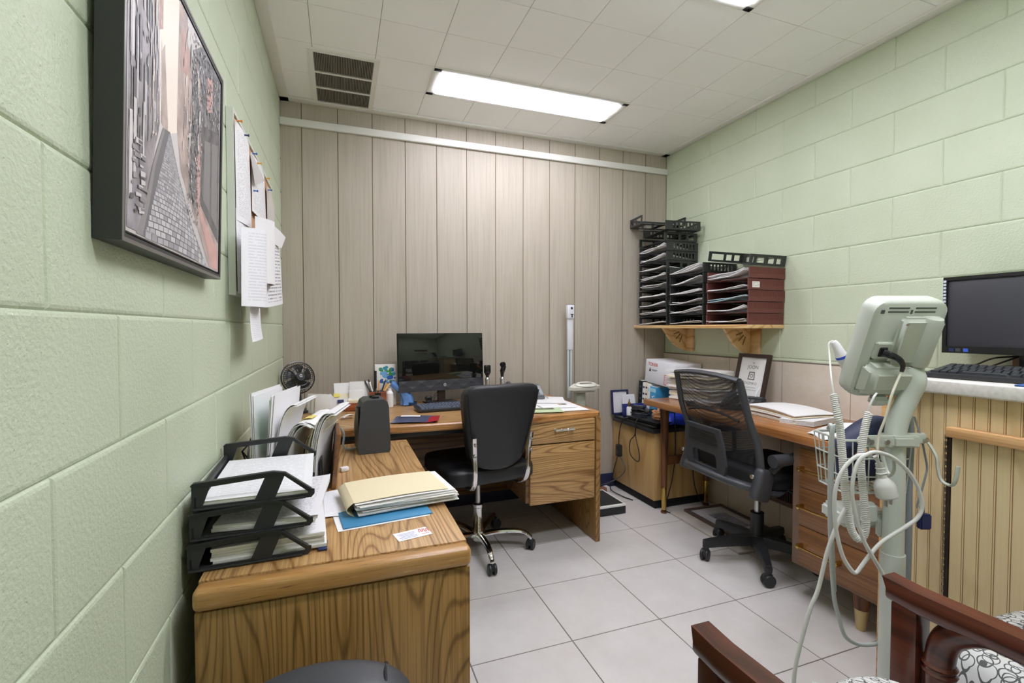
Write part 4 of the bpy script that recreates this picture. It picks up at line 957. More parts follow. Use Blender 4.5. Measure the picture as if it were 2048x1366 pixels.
for x in (-.27, .27):
    # armrest: square-cut front end, gently dipping and swelling towards the back
    mb = MB(); P = [(.262, .655), (.20, .650), (.10, .652), (0, .655), (-.12, .652), (-.25, .646)]; L = []
    for j, (y, z) in enumerate(P):
        w = .027 if j < 3 else .029
        L.append([mb.bm.verts.new((x + i * w, y + (.012 if (kk < 0 and j == 0) else 0) * -1, z + kk)) for i, kk in ((-1, -.018), (-.78, .004), (.78, .004), (1, -.004), (1, -.030), (.8, -.042), (-.8, -.042), (-1, -.034))])
    for A, B in zip(L, L[1:]):
        for j in range(8): mb.face([A[j], A[(j + 1) % 8], B[(j + 1) % 8], B[j]])
    mb.face(L[0][::-1]); mb.face(L[-1]); mb.build('armrest', M_mahog, t, smooth=50)
    MB().box((x, .215, .308), (.05, .052, .612), bev=.005).build('front_leg', M_mahog, t)
    MB().box((x, -.235, .45), (.045, .045, .90), bev=.005).build('rear_leg', M_mahog, t)
    mb = MB(); mb.tube(spline([(x, .085, .625), (x, .115, .608), (x, .145, .578), (x, .158, .53), (x, .158, .45), (x, .158, .35), (x, .158, .22)], 6), .026, 14)
    for z in (.515, .50): mb.lathe([(.026, -.006), (.0305, 0), (.026, .006)], (x, .158, z), n=16)
    mb.build('curved_arm_support', M_mahog, t, smooth=60)

# ---------------------------------------------------------------- brown desk along the right wall
t = thing('brown_desk', 'old brown wooden desk with brass pulls along the tiled right wall', 'desk', (2.5, -1.29, 0))
MB().box((-.005, -.0, .738), (.565, 1.53, .038), bev=.003).build('desktop', M_cherry, t)
for x, y in ((-.162, .705), (.20, .72)):
    l = MB().lathe([(0, .715), (.028, .715), (.030, .69), (.026, .60), (.019, .17), (0, .17)], (x, y, 0), n=18).build('leg', M_leg, t)
    MB().lathe([(0, .155), (.0195, .155), (.0195, .165), (.0185, .17), (.0145, .02), (.013, .015), (0, .015)], (x, y, .005), n=18).build('brass_ferrule', M_brass, l)
    MB().lathe([(0, 0), (.02, 0), (.021, .006), (.018, .012), (0, .013)], (x, y, 0), n=16).build('foot_glide', M_leg, l)
MB().box((.02, .712, .345), (.34, .018, .055), bev=.002).build('stretcher', M_leg, t)
mb = MB(); mb.box((.0, -.503, .437), (.49, .385, .555), bev=.004); mb.build('pedestal_body', M_frame_br, t)
MB().box((.10, -.25, .70), (.28, .10, .04), bev=.002).build('side_rail', M_frame_br, t)
for z0, z1, pz in ((.520, .692, .607), (.350, .516, .438), (.170, .346, .262)):
    d = MB().box((-.247, -.516, (z0 + z1) / 2), (.012, .335, z1 - z0), bev=.002).build('drawer', M_walnut, t)
    mb = MB(); mb.box((-.283, -.455, pz), (.009, .19, .007), bev=.002)
    for y in (-.368, -.54): mb.box((-.268, y, pz - .001), (.035, .013, .02), bev=.003)
    h = mb.build('brass_pull', M_brass, d)
MB().lathe([(.034, .165), (.024, .075), (0, .075)], (-.19, -.585, 0), n=18).build('pedestal_leg', M_leg, t)
MB().lathe([(.0245, .08), (.0255, .085), (.018, .0), (0, .0)], (-.19, -.585, 0), n=18).build('cream_ferrule', M_brassm, t)
for y in (-.36, -.66): MB().lathe([(.034, .165), (.02, .0), (0, .0)], (.2, y, 0), n=14).build('pedestal_leg', M_leg, t)
MB().lathe([(.02, .163), (.02, .145), (0, .145)], (-.2, -.34, 0), n=14).build('glide', M_black, t)
DT = .7575
# tall paper stack
t = thing('paper_stack', 'tall uneven stack of papers at the far end of the brown desk', 'papers', (2.56, -.665, DT), 8)
z = 0; q = 0
while z < .185:
    h = random.uniform(.008, .02); q += 1
    mb = MB(); sx, sy = random.uniform(-.018, .018), random.uniform(-.02, .02); ww, dd = random.uniform(.24, .28), random.uniform(.30, .345); a, b = random.uniform(0, 6), random.uniform(.0, .006)
    mb.sheet(lambda u, v: (sx + (u - .5) * ww, sy + (v - .5) * dd, z + h + b * math.sin(a + 5 * v + 2 * u)), 8, 10, th=h * .9)
    mb.build('bundle', [M_pages, M_pages, M_paper, M_cream][q % 4] if z < .16 else M_paper, t, smooth=40); z += h
# framed certificate leaning on the wall
t = thing('certificate_frame', 'dark framed certificate leaning on the tiled wall above the brown desk', 'picture frame', (2.655, -.955, DT), (90 - 13, 0, -90))
# local x runs along the wall to the right of the photo, y up the frame, z towards the room
mb = MB(); w, h = .235, .315; mb.plate(rect(-w / 2, 0, w / 2, h), [rect(-w / 2 + .022, .022, w / 2 - .022, h - .022)], .018); mb.build('frame', plain('dark_frame_wood', srgb(52, 36, 30), .35), t, smooth=None)
MB().box((0, h / 2, .006), (w - .04, h - .04, .004)).build('certificate', plain('certificate_paper', srgb(222, 223, 220), .4), t)
for s_, b, y in ((.012, 'The', h - .055), (.030, 'JOON', h - .082), (.022, 'DXZMKO', h - .182), (.009, 'in recognition of service', h - .207), (.009, 'and in appreciation thereof', h - .222)): text(b, s_, plain('certificate_ink', srgb(96, 98, 100), .6), t, (0, y, .0083), name='printed_line', th=.0001)
mb = MB(); mb.plate([(-.026, 0), (.026, 0), (.020, .05), (-.02, .05)], [[(-.019, .006), (.019, .006), (.014, .044), (-.014, .044)]], .0004, Matrix.Translation((0, h - .16, .0081))); mb.lathe([(.008, 0), (.012, .0004), (.008, .0004)], (0, h - .135, .0082), n=14); mb.build('printed_emblem', plain('certificate_ink', (0, 0, 0, 1)), t, smooth=None)
# black desk phone behind the mesh chair
t = thing('black_telephone', 'black telephone on the brown desk behind the mesh chair', 'telephone', (2.52, -1.055, DT), -60)
X = Matrix.Translation((0, 0, .03)) @ Euler((R(14), 0, 0)).to_matrix().to_4x4()
mb = MB(); pb(mb, (0, 0, 0), (.21, .18, .04), .01); mb.build('body', M_black, t)
mb = MB(); pb(mb, (-.07, 0, .035), (.045, .20, .03), .012); mb.build('handset', M_grayp, t)
mb = MB(); pb(mb, (.04, .06, .021), (.10, .03, .003), .001); mb.build('display', M_screenm, t)
mb = MB()
for i in range(3):
    for j in range(4): pb(mb, (.0 + .025 * i, -.055 + .022 * j, .022), (.016, .012, .004), .001)
mb.build('keypad', plain('phone_key', srgb(120, 122, 126), .4), t)
coil([(-.09, -.10, .03), (-.14, -.14, .012), (-.22, -.12, .012), (-.28, -.10, .012), (-.30, -.05, .012), (-.27, -.01, .012)], .008, 40, .0022).build('coiled_cord', M_cordb, t, smooth=60)
t = thing('white_pen_stand', 'white bent plastic handle standing by the certificate', 'handset', (2.60, -1.06, DT), -40)
MB().tube(spline([(0, 0, .02), (.0, .0, .04), (.012, 0, .09), (.03, 0, .125)], 5), .008, 8, flat=.6).build('handle', M_paper, t); MB().box((0, 0, .01), (.05, .04, .02), bev=.005).build('base', M_black, t)
# folder pile on the near half
t = thing('folder_pile', 'pile of white and brown edged folders on the brown desk right of the mesh chair', 'folders', (2.545, -1.335, DT), -8)
z = 0
for q in range(8):
    h = .0058; sx, sy = random.uniform(-.012, .012), random.uniform(-.015, .015); mb = MB()
    mb.sheet(lambda u, v: (sx + (u - .5) * .245, sy + (v - .5) * .34, z + h + .010 * math.sin(v * PI) * (q / 8) - .006 * (1 - v) * (q > 4) + .004 * math.sin(3 * u)), 6, 10, th=h * .8)
    mb.build('folder', [M_cream, M_paper, plain('kraft', srgb(170, 140, 104), .6), M_paper][q % 4] if q < 7 else M_paper, t, smooth=40); z += h
t = thing('magazine', 'grey edged curled magazine sticking out beside the folder pile on the brown desk', 'magazine', (2.50, -1.475, DT), 12)
for q in range(5):
    mb = MB(); mb.sheet(lambda u, v: ((u - .5) * .21, (v - .5) * .16, .003 + .0045 * q + .010 * (1 - v) ** 2 * (.4 + .1 * q)), 6, 8, th=.003); mb.build('page', M_form if q == 4 else M_paper, t, smooth=40)
mb = MB(); rr = random.Random(5)
mb.sheet(lambda u, v: ((u - .5) * .30 + .012 * math.sin(9 * v + 3 * u), (v - .5) * .24 + .012 * math.sin(8 * u), .006 + .055 * (math.sin(u * PI) ** .6) * (math.sin(v * PI) ** .6) + .010 * math.sin(11 * u + 7 * v) * math.sin(v * PI)), 22, 20)
tag(place(mb.build('plastic_bag', plain('white_plastic_film', srgb(226, 228, 228), .3, bump=.3, bscale=40), smooth=60), (2.385, -1.80, DT), -10), 'crumpled white plastic bag on the near end of the brown desk', 'bag')

# ---------------------------------------------------------------- pressboard cabinet in the far corner and what stands on it
t = thing('low_cabinet', 'low yellow pressboard cabinet on a black plinth in the far right corner', 'cabinet', (2.535, -.268, 0))
MB().box((0, 0, .29), (.46, .512, .46), bev=.003).build('carcass', M_maple, t)
MB().box((.005, .003, .03), (.43, .485, .06), bev=.002).build('plinth', M_blackm, t)
CZ = .5205
t = thing('black_case', 'wide flat black case lying on the pressboard cabinet', 'case', (2.475, -.295, CZ), 0)
mb = MB(); mb.box((0, 0, .015), (.40, .505, .03), bev=.008); mb.build('lower_shell', M_black, t)
MB().box((0, .0, .0385), (.39, .49, .015), bev=.006).build('upper_shell', M_blackg, t)
t = thing('black_laptop', 'smaller black closed laptop on top of the wide black case', 'laptop', (2.44, -.36, CZ + .047), 4)
MB().box((0, 0, .006), (.27, .34, .012), bev=.004).build('base', M_blackg, t); MB().box((0, 0, .017), (.27, .34, .009), bev=.003).build('lid', M_black, t)
B0 = CZ + .047
t = thing('navy_binder', 'navy framed document holder with white pages against the panelling', 'binder', (2.345, -.045, B0), (-6, 0, 0))
MB().plate(rect(-.075, 0, .075, .185), [rect(-.062, .012, .062, .172)], .012, Matrix(((1, 0, 0, 0), (0, 0, -1, 0), (0, 1, 0, 0), (0, 0, 0, 1)))).build('border', M_navy, t, smooth=None)
mb = MB(); mb.quad((-.062, -.004, .012), (.062, -.004, .012), (.062, -.004, .172), (-.062, -.004, .172)); mb.build('pages', M_text, t, smooth=None)
mb = MB(); mb.quad((-.05, 0, 0), (.06, 0, 0), (.06, .03, .15), (-.05, .03, .15)); 
tag(place(mb.build('loose_page', M_text, smooth=None), (2.40, -.09, B0), 0), 'white printed page standing in front of the navy document holder', 'paper')
t = thing('spray_bottle', 'small white bottle with brass top on the black case', 'bottle', (2.315, -.21, B0))
MB().lathe([(0, 0), (.018, 0), (.019, .004), (.019, .075), (.015, .083), (0, .083)], n=18).build('bottle_body', M_paper, t)
MB().lathe([(.008, .083), (.008, .10), (.011, .10), (.011, .112), (.006, .116), (.003, .14), (0, .14)], n=14).build('brass_valve', M_brass, t)
t = thing('navy_box', 'navy box with white letters lying on the black case', 'box', (2.41, -.135, B0), -6)
MB().box((0, 0, .045), (.18, .05, .09), (-8, 0, 0), bev=.002).build('box_body', plain('navy_pack', srgb(34, 44, 120), .35), t)
text('CSBB', .055, M_inkw, t, (-.02, -.0265, .05), (82, 0, 0), name='white_letters', squash=.8); text('RSI', .022, M_inkw, t, (.066, -.0265, .05), (82, 90, 0), name='white_letters')
BK = [('black book standing against the panelling, left of the white books', M_blackm, .05, .255, .17), ('tall white book, first of three right of the black book', M_paper, .035, .245, .18), ('second white book right of the black book', M_cream, .03, .243, .17), ('third white book, touching the light blue book', M_paper, .03, .24, .18),
      ('light blue book with white spine lettering', plain('cyan_book', srgb(72, 158, 204), .35), .075, .225, .19)]
y = -.045
for lab, mt, th, h, d in BK:
    t = thing('book', lab, 'book', (2.50, y - th / 2, B0 if y > -.0 else CZ + .047), (4, 0, 0), 'books on the low cabinet')
    mb = MB(); mb.box((d / 2, 0, h / 2), (d, th - .003, h), bev=.002); mb.build('cover', mt, t)
    mb = MB(); mb.box((d / 2 + .004, 0, h / 2 + .0012), (d - .004, th - .010, h), bev=.001); mb.build('pages', M_pages_v, t, smooth=None)
    if 'light blue' in lab:
        text('Will', .05, M_inkw, t, (-.0006, 0, .12), (90, 90, -90), name='spine_lettering'); MB().box((-.0003, 0, .20), (.001, th - .012, .028)).build('spine_band', plain('pale_blue', srgb(170, 214, 236), .4), t)
    if 'black book' in lab:
        for z in (.21, .16, .12): MB().box((-.0003, 0, z), (.001, .02, .014)).build('spine_mark', M_grayp, t)
    y -= th
t = thing('blue_pouch', 'bright blue pouch with black tag on the cabinet under the brown desk', 'pouch', (2.53, -.445, CZ + .047), -4)
mb = MB(); mb.sheet(lambda u, v: ((u - .5) * .22, (v - .5) * .20, .002 + .055 * (1 - (2 * v - 1) ** 4) * (1 - (2 * u - 1) ** 6) + .004 * math.sin(9 * u)), 14, 12); mb.build('pouch_body', plain('bright_blue', srgb(40, 74, 214), .5), t, smooth=60)
MB().box((-.105, .0, .035), (.004, .05, .07), (0, 12, 0), bev=.001).build('black_tag', M_blackm, t); text('ZJ', .03, M_inkw, t, (-.109, 0, .035), (90, 0, -90), name='tag_letters')
t = thing('toner_box', 'white toner carton tipped on top of the books in the corner', 'carton', (2.63, -.285, .812), (5, 0, 4))
MB().box((0, 0, .085), (.24, .31, .17), bev=.002).build('carton', plain('white_carton', srgb(226, 227, 232), .5), t)
text('TONER', .034, M_red, t, (-.1212, .075, .138), (90, 0, -90), name='red_lettering', squash=.95)
mb = MB(); mb.poly([(-.1209, .115, .085), (-.1209, .092, .085), (-.1209, .1035, .115)]); mb.box((-.1206, .055, .10), (.001, .06, .003)); mb.box((-.1206, .06, .093), (.001, .045, .002)); mb.build('black_marks', M_ink, t, smooth=None)
mb = MB(); mb.plate(rect(-.05, 0, .05, .07), [rect(-.046, .004, .046, .066)], .0006, Matrix(((0, 0, -1, -.1205), (-1, 0, 0, -.10), (0, 1, 0, .012), (0, 0, 0, 1)))); mb.build('label_border', M_red, t, smooth=None)
mb = MB()
for q in range(5): mb.box((-.1206, -.10, .024 + .011 * q), (.0006, .08 - .012 * (q % 2), .0025))
mb.build('label_lines', plain('label_red', srgb(214, 120, 108), .6), t, smooth=None)
t = thing('cord_bundle', 'tan bundle of twisted cord on the black laptop beside the desk leg', 'cord', (2.39, -.455, B0 + .024), 0)
mb = MB(); rr = random.Random(9)
for q in range(5):
    P = [(.035 * math.cos(2 * PI * j / 10 + q) * rr.uniform(.6, 1.2), .05 * math.sin(2 * PI * j / 10 + q) * rr.uniform(.6, 1.2), .012 + .010 * q + rr.uniform(-.004, .008)) for j in range(10)]
    mb.tube(spline(P, 4, True), .007, 7, closed=True)
mb.tube(spline([(-.03, -.04, .01), (-.01, -.01, .06), (.02, .03, .07), (.03, .05, .02)], 5), .008, 7); mb.build('tan_cord', plain('tan_cord', srgb(206, 150, 106), .6), t, smooth=60)
t = thing('cable_tangle', 'tangle of black power adapters and cables on the black case', 'cables', (2.37, -.27, B0 + .024), 0)
mb = MB()
for q in range(5):
    P = [(.07 * math.cos(2 * PI * j / 8 + q * 1.3) * rr.uniform(.4, 1), .10 * math.sin(2 * PI * j / 8 + q) * rr.uniform(.4, 1), .012 + .008 * q + rr.uniform(-.004, .01)) for j in range(8)]
    mb.tube(spline(P, 5, True), .004, 6, closed=True)
mb.build('cables', M_cordb, t, smooth=60)
MB().box((.0, .03, .055), (.045, .10, .03), (0, 10, 30), bev=.006).build('power_adapter', M_black, t); MB().box((.02, -.05, .045), (.03, .06, .025), (0, 0, -30), bev=.006).build('plug_block', M_grayp, t)
MB().box((.0, .028, .0712), (.025, .06, .001), (0, 10, 30)).build('adapter_label', M_paper, t)
def cable(name, lab, pts, r=.0035, mat=None, n=8):
    o = MB().tube(spline(pts, n), r, 6).build(name, mat or M_cordb, smooth=60); return tag(o, lab, 'cable', 'loose cables in the far corner')
cable('cable', 'black cable hanging down the left face of the pressboard cabinet to a plug', [(2.31, -.23, .57), (2.27, -.20, .56), (2.258, -.17, .45), (2.262, -.16, .36)])
cable('cable', 'black looped cable hanging over the front of the pressboard cabinet', [(2.36, -.36, .60), (2.27, -.37, .585), (2.262, -.36, .48), (2.265, -.30, .42), (2.26, -.31, .33), (2.262, -.40, .30), (2.264, -.41, .36), (2.268, -.36, .47), (2.272, -.36, .55)])
cable('cable', 'black cable running from the hanging plug to the floor beside the scale', [(2.262, -.15, .29), (2.25, -.12, .18), (2.24, -.10, .08), (2.22, -.12, .02), (2.24, -.25, .008), (2.27, -.33, .006)])
cable('cable', 'grey black cable looping from the hanging plug behind the oak desk', [(2.264, -.17, .28), (2.27, -.23, .20), (2.24, -.18, .12), (2.15, -.08, .05), (2.05, -.03, .06)], .004, plain('cable_grey', srgb(70, 72, 76), .5))
cable('cable', 'black cable hanging under the brown desk down to its rear leg', [(2.60, -.50, .72), (2.61, -.545, .45), (2.60, -.56, .2), (2.64, -.58, .05), (2.70, -.63, .008), (2.72, -.75, .006), (2.73, -1.1, .006)])
cable('cable', 'black cable drooping behind the front leg of the brown desk', [(2.45, -.54, .70), (2.46, -.545, .40), (2.43, -.55, .2), (2.38, -.55, .03), (2.36, -.60, .006), (2.42, -.62, .006)])
t = thing('extension_plug', 'black extension socket hanging on a cable at the cabinet side', 'plug', (2.262, -.16, .28))
MB().box((0, 0, .04), (.035, .045, .09), bev=.008).build('socket_block', M_black, t); MB().box((-.0178, .0, .03), (.002, .02, .03)).build('socket_face', M_grayp, t)
t = thing('small_box', 'small brown and white packet on the floor beside the scale', 'packet', (2.165, -.085, .0), 8)
MB().box((0, 0, .015), (.12, .05, .03), bev=.003).build('packet', plain('packet_brown', srgb(150, 104, 78), .6), t); MB().box((.045, 0, .0155), (.035, .051, .0305), bev=.002).build('white_end', M_paper, t)

# framed print on the floor under the brown desk
t = thing('floor_picture', 'framed print in dark frame lying on the floor under the brown desk', 'picture frame', (2.60, -.86, .0135), -2)
MB().plate(rect(-.15, -.215, .15, .215), [rect(-.128, -.193, .128, .193)], .016).build('frame', plain('dull_brown_frame', srgb(92, 76, 68), .5), t, smooth=None)
MB().box((0, 0, .006), (.26, .39, .004)).build('mat', plain('print_mat', srgb(206, 208, 214), .25), t)
MB().box((.01, -.01, .0085), (.13, .22, .001)).build('print', plain('print_greyblue', srgb(126, 130, 146), .3, noise=.35, nscale=30), t)
t = thing('flat_panel', 'pale flat panel lying on the floor beneath the framed print', 'panel', (2.545, -.92, .001), -2)
MB().box((0, 0, .006), (.38, .60, .012), bev=.003).build('panel', plain('pale_panel', srgb(196, 190, 180), .4), t)

# ---------------------------------------------------------------- shelf with letter trays
t = thing('wall_shelf', 'pine wall shelf on two curved brackets in the far right corner', 'shelf', (2.638, -.549, 1.225))
MB().box((0, 0, .011), (.294, 1.09, .022), bev=.002).build('board', M_pine, t)
for y in (.279, -.311):
    b = MB().box((.138, y - .025, -.085), (.018, .10, .17), bev=.002).build('back_plate', M_pine, t)
    P = [(-.085, 0), (.128, 0), (.128, -.158), (.10, -.158), (.06, -.143), (.005, -.108), (-.038, -.06), (-.068, -.018)]
    holes = []
    for a in (-20, -45, -70):
        c, s_ = math.cos(R(a)), math.sin(R(a)); n = (-s_, c); r0, r1, e = .045, .095, .005
        ox, oy = .112, -.012
        holes.append([(ox - c * r0 + n[0] * e * q1, oy + s_ * r0 - n[1] * e * q1 * -1) if k < 2 else (ox - c * r1 + n[0] * e * q1, oy + s_ * r1 - n[1] * e * q1 * -1) for k, q1 in enumerate((-1, 1, 1, -1))])
    MB().plate(P, (), .018, Matrix(((1, 0, 0, 0), (0, 0, -1, y + .009), (0, 1, 0, 0), (0, 0, 0, 1)))).build('bracket', M_pine, t, smooth=None)
    mb = MB()
    for a in (18, 42, 66): mb.box((.105 - .072 * math.cos(R(a)), y + .0095, -.012 - .072 * math.sin(R(a))), (.055, .0012, .008), (0, -a, 0))
    for a in (18, 42, 66): mb.box((.105 - .072 * math.cos(R(a)), y - .0095, -.012 - .072 * math.sin(R(a))), (.055, .0012, .008), (0, -a, 0))
    mb.build('carved_slots', plain('slot_shadow_wood', srgb(120, 92, 54), .8), t, smooth=None)
def tray_proto(name, lab, mat, style, loc, rot=0, group=None):
    """open-front stacking tray: local x depth (opening at -x), y width, z up"""
    t = thing(name, lab, 'letter tray', loc, rot, group); w, d, h = .322, .27, .0625
    MB().plate(rect(-d / 2, -w / 2, d / 2, w / 2), [rect(-d / 2 + .05, -w / 2 + .05, d / 2 - .04, -.02), rect(-d / 2 + .05, .02, d / 2 - .04, w / 2 - .05)], .0025).build('tray_floor', mat, t, smooth=None)
    if style == 0: hs = [rect(-.115, .012, -.02, .048), rect(0, .012, .045, .048), rect(.065, .012, .11, .048)]
    elif style == 1: hs = [rect(-.08 + .028 * k, .012, -.065 + .028 * k, .05) for k in range(7)]
    else: hs = []
    for s in (-1, 1):
        mb = MB(); mb.plate([(-d / 2, 0), (d / 2, 0), (d / 2, h), (-d / 2, h)], hs, .003, Matrix(((1, 0, 0, 0), (0, 0, -1, s * w / 2 + .0015), (0, 1, 0, 0), (0, 0, 0, 1))))
        mb.box((0, s * w / 2, h - .002), (d, .007, .004)); mb.box((-d / 2, s * w / 2, h / 2), (.006, .008, h), bev=.001)
        if style == 2:
            for k in range(26): mb.box((-.125 + .01 * k, s * (w / 2 + .0018), .042), (.004, .002, .034))
        mb.build('side_wall', mat, t, smooth=None)
    hb = [rect(-.14 + .0215 * k, .012, -.127 + .0215 * k, .048) for k in range(13)] if style else [rect(-.13, .012, -.03, .048), rect(-.01, .012, .05, .048), rect(.07, .012, .13, .048)]
    MB().plate([(-w / 2, 0), (w / 2, 0), (w / 2, h), (-w / 2, h)], hb, .003, Matrix(((0, 0, 1, d / 2 - .003), (1, 0, 0, 0), (0, 1, 0, 0), (0, 0, 0, 1)))).build('back_wall', mat, t, smooth=None)
    return t
ORD = ['bottom', 'second', 'third', 'fourth', 'fifth', 'sixth', 'seventh', 'eighth', 'ninth', 'tenth']
ST = [('left', -.215, 9, 0, .0665, M_olive, 'black'), ('middle', -.575, 6, 1, .0675, M_olive, 'black'), ('right', -.935, 5, 2, .0665, M_rust, 'oxblood')]
SZ = 1.2475; XS = 2.643
protos = {}
def sheetset(n, seed, curl):
    r2 = random.Random(seed); mb = MB()
    for k in range(n):
        dx, ph, a = r2.uniform(-.012, .012), r2.uniform(0, 6), r2.uniform(.002, .005) * curl
        mb.sheet(lambda u, v: (-.145 + dx + .25 * u, (v - .5) * .285, .0045 + .0035 * k + a * (1 + math.sin(ph + 4.5 * v)) * (1 - u) + (.014 * curl * (1 - v) ** 2) * (1 - u)), 4, 14, th=.0028)
    return mb
for nm, y, cnt, style, step, mat, col in ST:
    for k in range(cnt):
        lab = '%s letter tray, %s from the bottom of the %s stack on the wall shelf' % (col, ORD[k], nm) if k else '%s letter tray at the bottom of the %s stack on the wall shelf' % (col, nm)
        if (nm == 'left' and k in (7, 8)): key, stl = ('l2', 1)
        else: key, stl = (nm, style)
        loc = (XS + random.uniform(-.003, .003), y + random.uniform(-.003, .003), SZ + step * k)
        if key not in protos: protos[key] = tray_proto('shelf_tray', lab, mat, stl, loc, 0, 'letter trays on the wall shelf')
        else: dup(protos[key], loc, 0, lab)
        plab = 'white papers sticking out of the %s tray of the %s %s stack on the shelf' % (ORD[k], col, nm)
        mt = plain('pale_blue_paper', srgb(186, 212, 218), .6) if (nm, k) == ('right', 2) else M_paper
        if (nm, k) == ('right', 2): plab = 'pale blue papers sticking out of the third tray of the oxblood shelf stack'
        tag(place(sheetset(4 if (nm, k) in (('middle', 5), ('right', 4)) else 2 + (k * 7 + len(nm)) % 2, 13 * k + len(nm), 1.0 + .5 * ((k * 5) % 3) + (.8 if k == cnt - 1 else 0)).build('tray_papers', mt, smooth=40), (loc[0], loc[1], loc[2] + .003)), plab, 'papers', 'papers in the shelf trays')
Z9 = SZ + .0665 * 9
dup(protos['left'], (XS, -.205, Z9 + .003), (0, 0, -3), 'black windowed letter tray lying level on top of the left shelf stack')
dup(protos['left'], (XS - .070, -.165, Z9 + .138), (2, -4, 74), 'uppermost black tray turned sideways at the far left end of the shelf')
dup(protos['l2'], (XS - .012, -.262, Z9 + .070), (-1, 0, -8), 'black slotted tray lying askew above the right side of the left shelf stack')
dup(protos['left'], (XS, -.938, SZ + .0665 * 5 + .036), (11, 0, 0), 'black windowed tray rolled to one side on top of the oxblood shelf stack')
t = [o for o in bpy.data.objects if o.get('label', '').startswith('oxblood letter tray, fourth')][0]
mb = MB(); mb.quad((-.11, -.1645, .012), (-.055, -.1645, .012), (-.055, -.1645, .046), (-.11, -.1645, .046)); lb = mb.build('white_label', mk_print('label_print', srgb(236, 234, 226), srgb(70, 70, 74), 4, .5), t, smooth=None)

# ---------------------------------------------------------------- counter cabinet at the right
t = thing('counter_cabinet', 'tall maple beadboard cabinet with door under the grey countertop at the right', 'cabinet', (2.41, -2.79, 0))
fx = -.365
mb = MB(); g0 = [-.61 + .0508 * 1.28 * k for k in range(23)]
ys = [.68] + [.665 - .0345 * k for k in range(42)]
mb = MB(); zt = 1.028
y = .68; first = True; k = 0
while y > -.68:
    y2 = max(-.68, y - .0345); e = .001
    mb.box((fx + .006, (y + y2) / 2, zt / 2), (.012, abs(y - y2) - 2 * e, zt), bev=.001, m=0); mb.box((fx + .008, y2, zt / 2), (.010, 2 * e, zt), m=1); mb.box((fx + .0059, y2 + .0045, zt / 2), (.0121, .0014, zt), m=1); y = y2
mb.build('beadboard_face', [M_bead, M_beadgroove], t, smooth=None)
MB().box((.005, 0, zt / 2), (.72, 1.36, zt), bev=.002).build('carcass', M_bead, t)
MB().box((fx - .004, .672, zt / 2), (.02, .018, zt), bev=.002).build('corner_post', M_rail, t)
d = bpy.data.objects.new('door', bpy.data.meshes.new('door')); bpy.data.objects.remove(d)
mb = MB(); y = .485
while y > -.40:
    y2 = y - .0345; mb.box((fx - .006, (y + y2) / 2, .475), (.012, .0345 - .002, .87), bev=.001, m=0); mb.box((fx - .0035, y2, .475), (.009, .002, .87), m=1); mb.box((fx - .0061, y2 + .0045, .475), (.0121, .0014, .87), m=1); y = y2
dr = mb.build('door', [M_bead, M_beadgroove], t, smooth=None)
MB().box((fx - .020, .04, .919), (.032, .90, .030), bev=.003).build('door_rail', M_rail, dr)
mb = MB(); mb.box((fx - .004, .4945, .475), (.007, .009, .89), m=0)
for q in range(44): mb.box((fx - .009, .5005, .04 + .02 * q), (.005, .006, .013), m=1)
mb.build('piano_hinge', [plain('hinge_dark', srgb(50, 38, 30), .6), plain('hinge_brass', srgb(150, 136, 112), .35, .8)], dr, smooth=None)
t = thing('countertop', 'speckled pale grey laminate countertop on the beadboard cabinet', 'countertop', (2.40, -2.79, 1.0285))
k = NT('speckled_laminate'); k.set(Roughness=.4); m = k.coord(); n = k.n('ShaderNodeTexNoise', i_Scale=90.0, i_Detail=5.0); k.l(m, 'Vector', n, 'Vector')
r = k.ramp([(.3, srgb(204, 201, 192)), (.6, srgb(220, 218, 210))]); k.l(n, 'Fac', r, 'Fac'); k.l(r, 'Color', k.b, 'Base Color')
MB().box((0, 0, .021), (.77, 1.40, .042), bev=.006, seg=3).build('slab', k.m, t)
KZ = 1.071
keyboard('counter_keyboard', 'black keyboard on the grey countertop in front of the monitor', (2.165, -2.425, KZ + .009), -83, .45, .15, 7, M_key, M_black)
text('hp', .012, M_inkw, bpy.data.objects['counter_keyboard'], (.07, -.0757, .008), (90, 0, 0), name='logo_letters')
t = thing('mouse_mat', 'blue mat at the front edge of the countertop', 'mouse mat', (2.11, -2.60, KZ), -86)
MB().box((0, 0, .002), (.32, .16, .004), bev=.001).build('mat', plain('mat_blue', srgb(54, 92, 156), .5), t)
MB().box((-.05, -.01, .0042), (.10, .04, .0004)).build('pale_print', plain('mat_print', srgb(120, 160, 214), .5), t)
t = thing('counter_monitor', 'black framed monitor with dark screen on the grey countertop', 'monitor', (2.66, -2.20, KZ), -90)
w = .51
mb = MB(); mb.plate(rect(-w / 2, .055, w / 2, .362), [rect(-w / 2 + .014, .082, w / 2 - .014, .348)], .014, Matrix(((1, 0, 0, 0), (0, 0, -1, .007), (0, 1, 0, 0), (0, 0, 0, 1)))); mb.build('bezel', M_blackg, t, smooth=None)
MB().box((0, .006, .215), (w - .02, .012, .28), bev=.002).build('screen', M_screenm, t); MB().box((0, .028, .215), (w - .06, .04, .24), bev=.015).build('back_shell', M_black, t)
mb = MB(); mb.box((-.0, .03, .04), (.06, .02, .09), bev=.004); mb.build('stand_neck', M_blackg, t); MB().box((0, .03, .006), (.20, .16, .011), bev=.004).build('stand_foot', M_blackg, t)
text('AOC', .017, M_inkw, t, (.015, -.0078, .068), (90, 0, 0), name='logo_letters', shear=.15)
for x, mt in ((-.222, M_navy), (-.20, M_grayp), (-.175, M_inkb)): MB().box((x, -.0074, .068), (.016, .001, .013)).build('sticker', mt, t)
mb = MB()
for q in range(10): mb.box((-w / 2 + .006, -.0078, .345 - .0135 * q), (.009, .0008, .009))
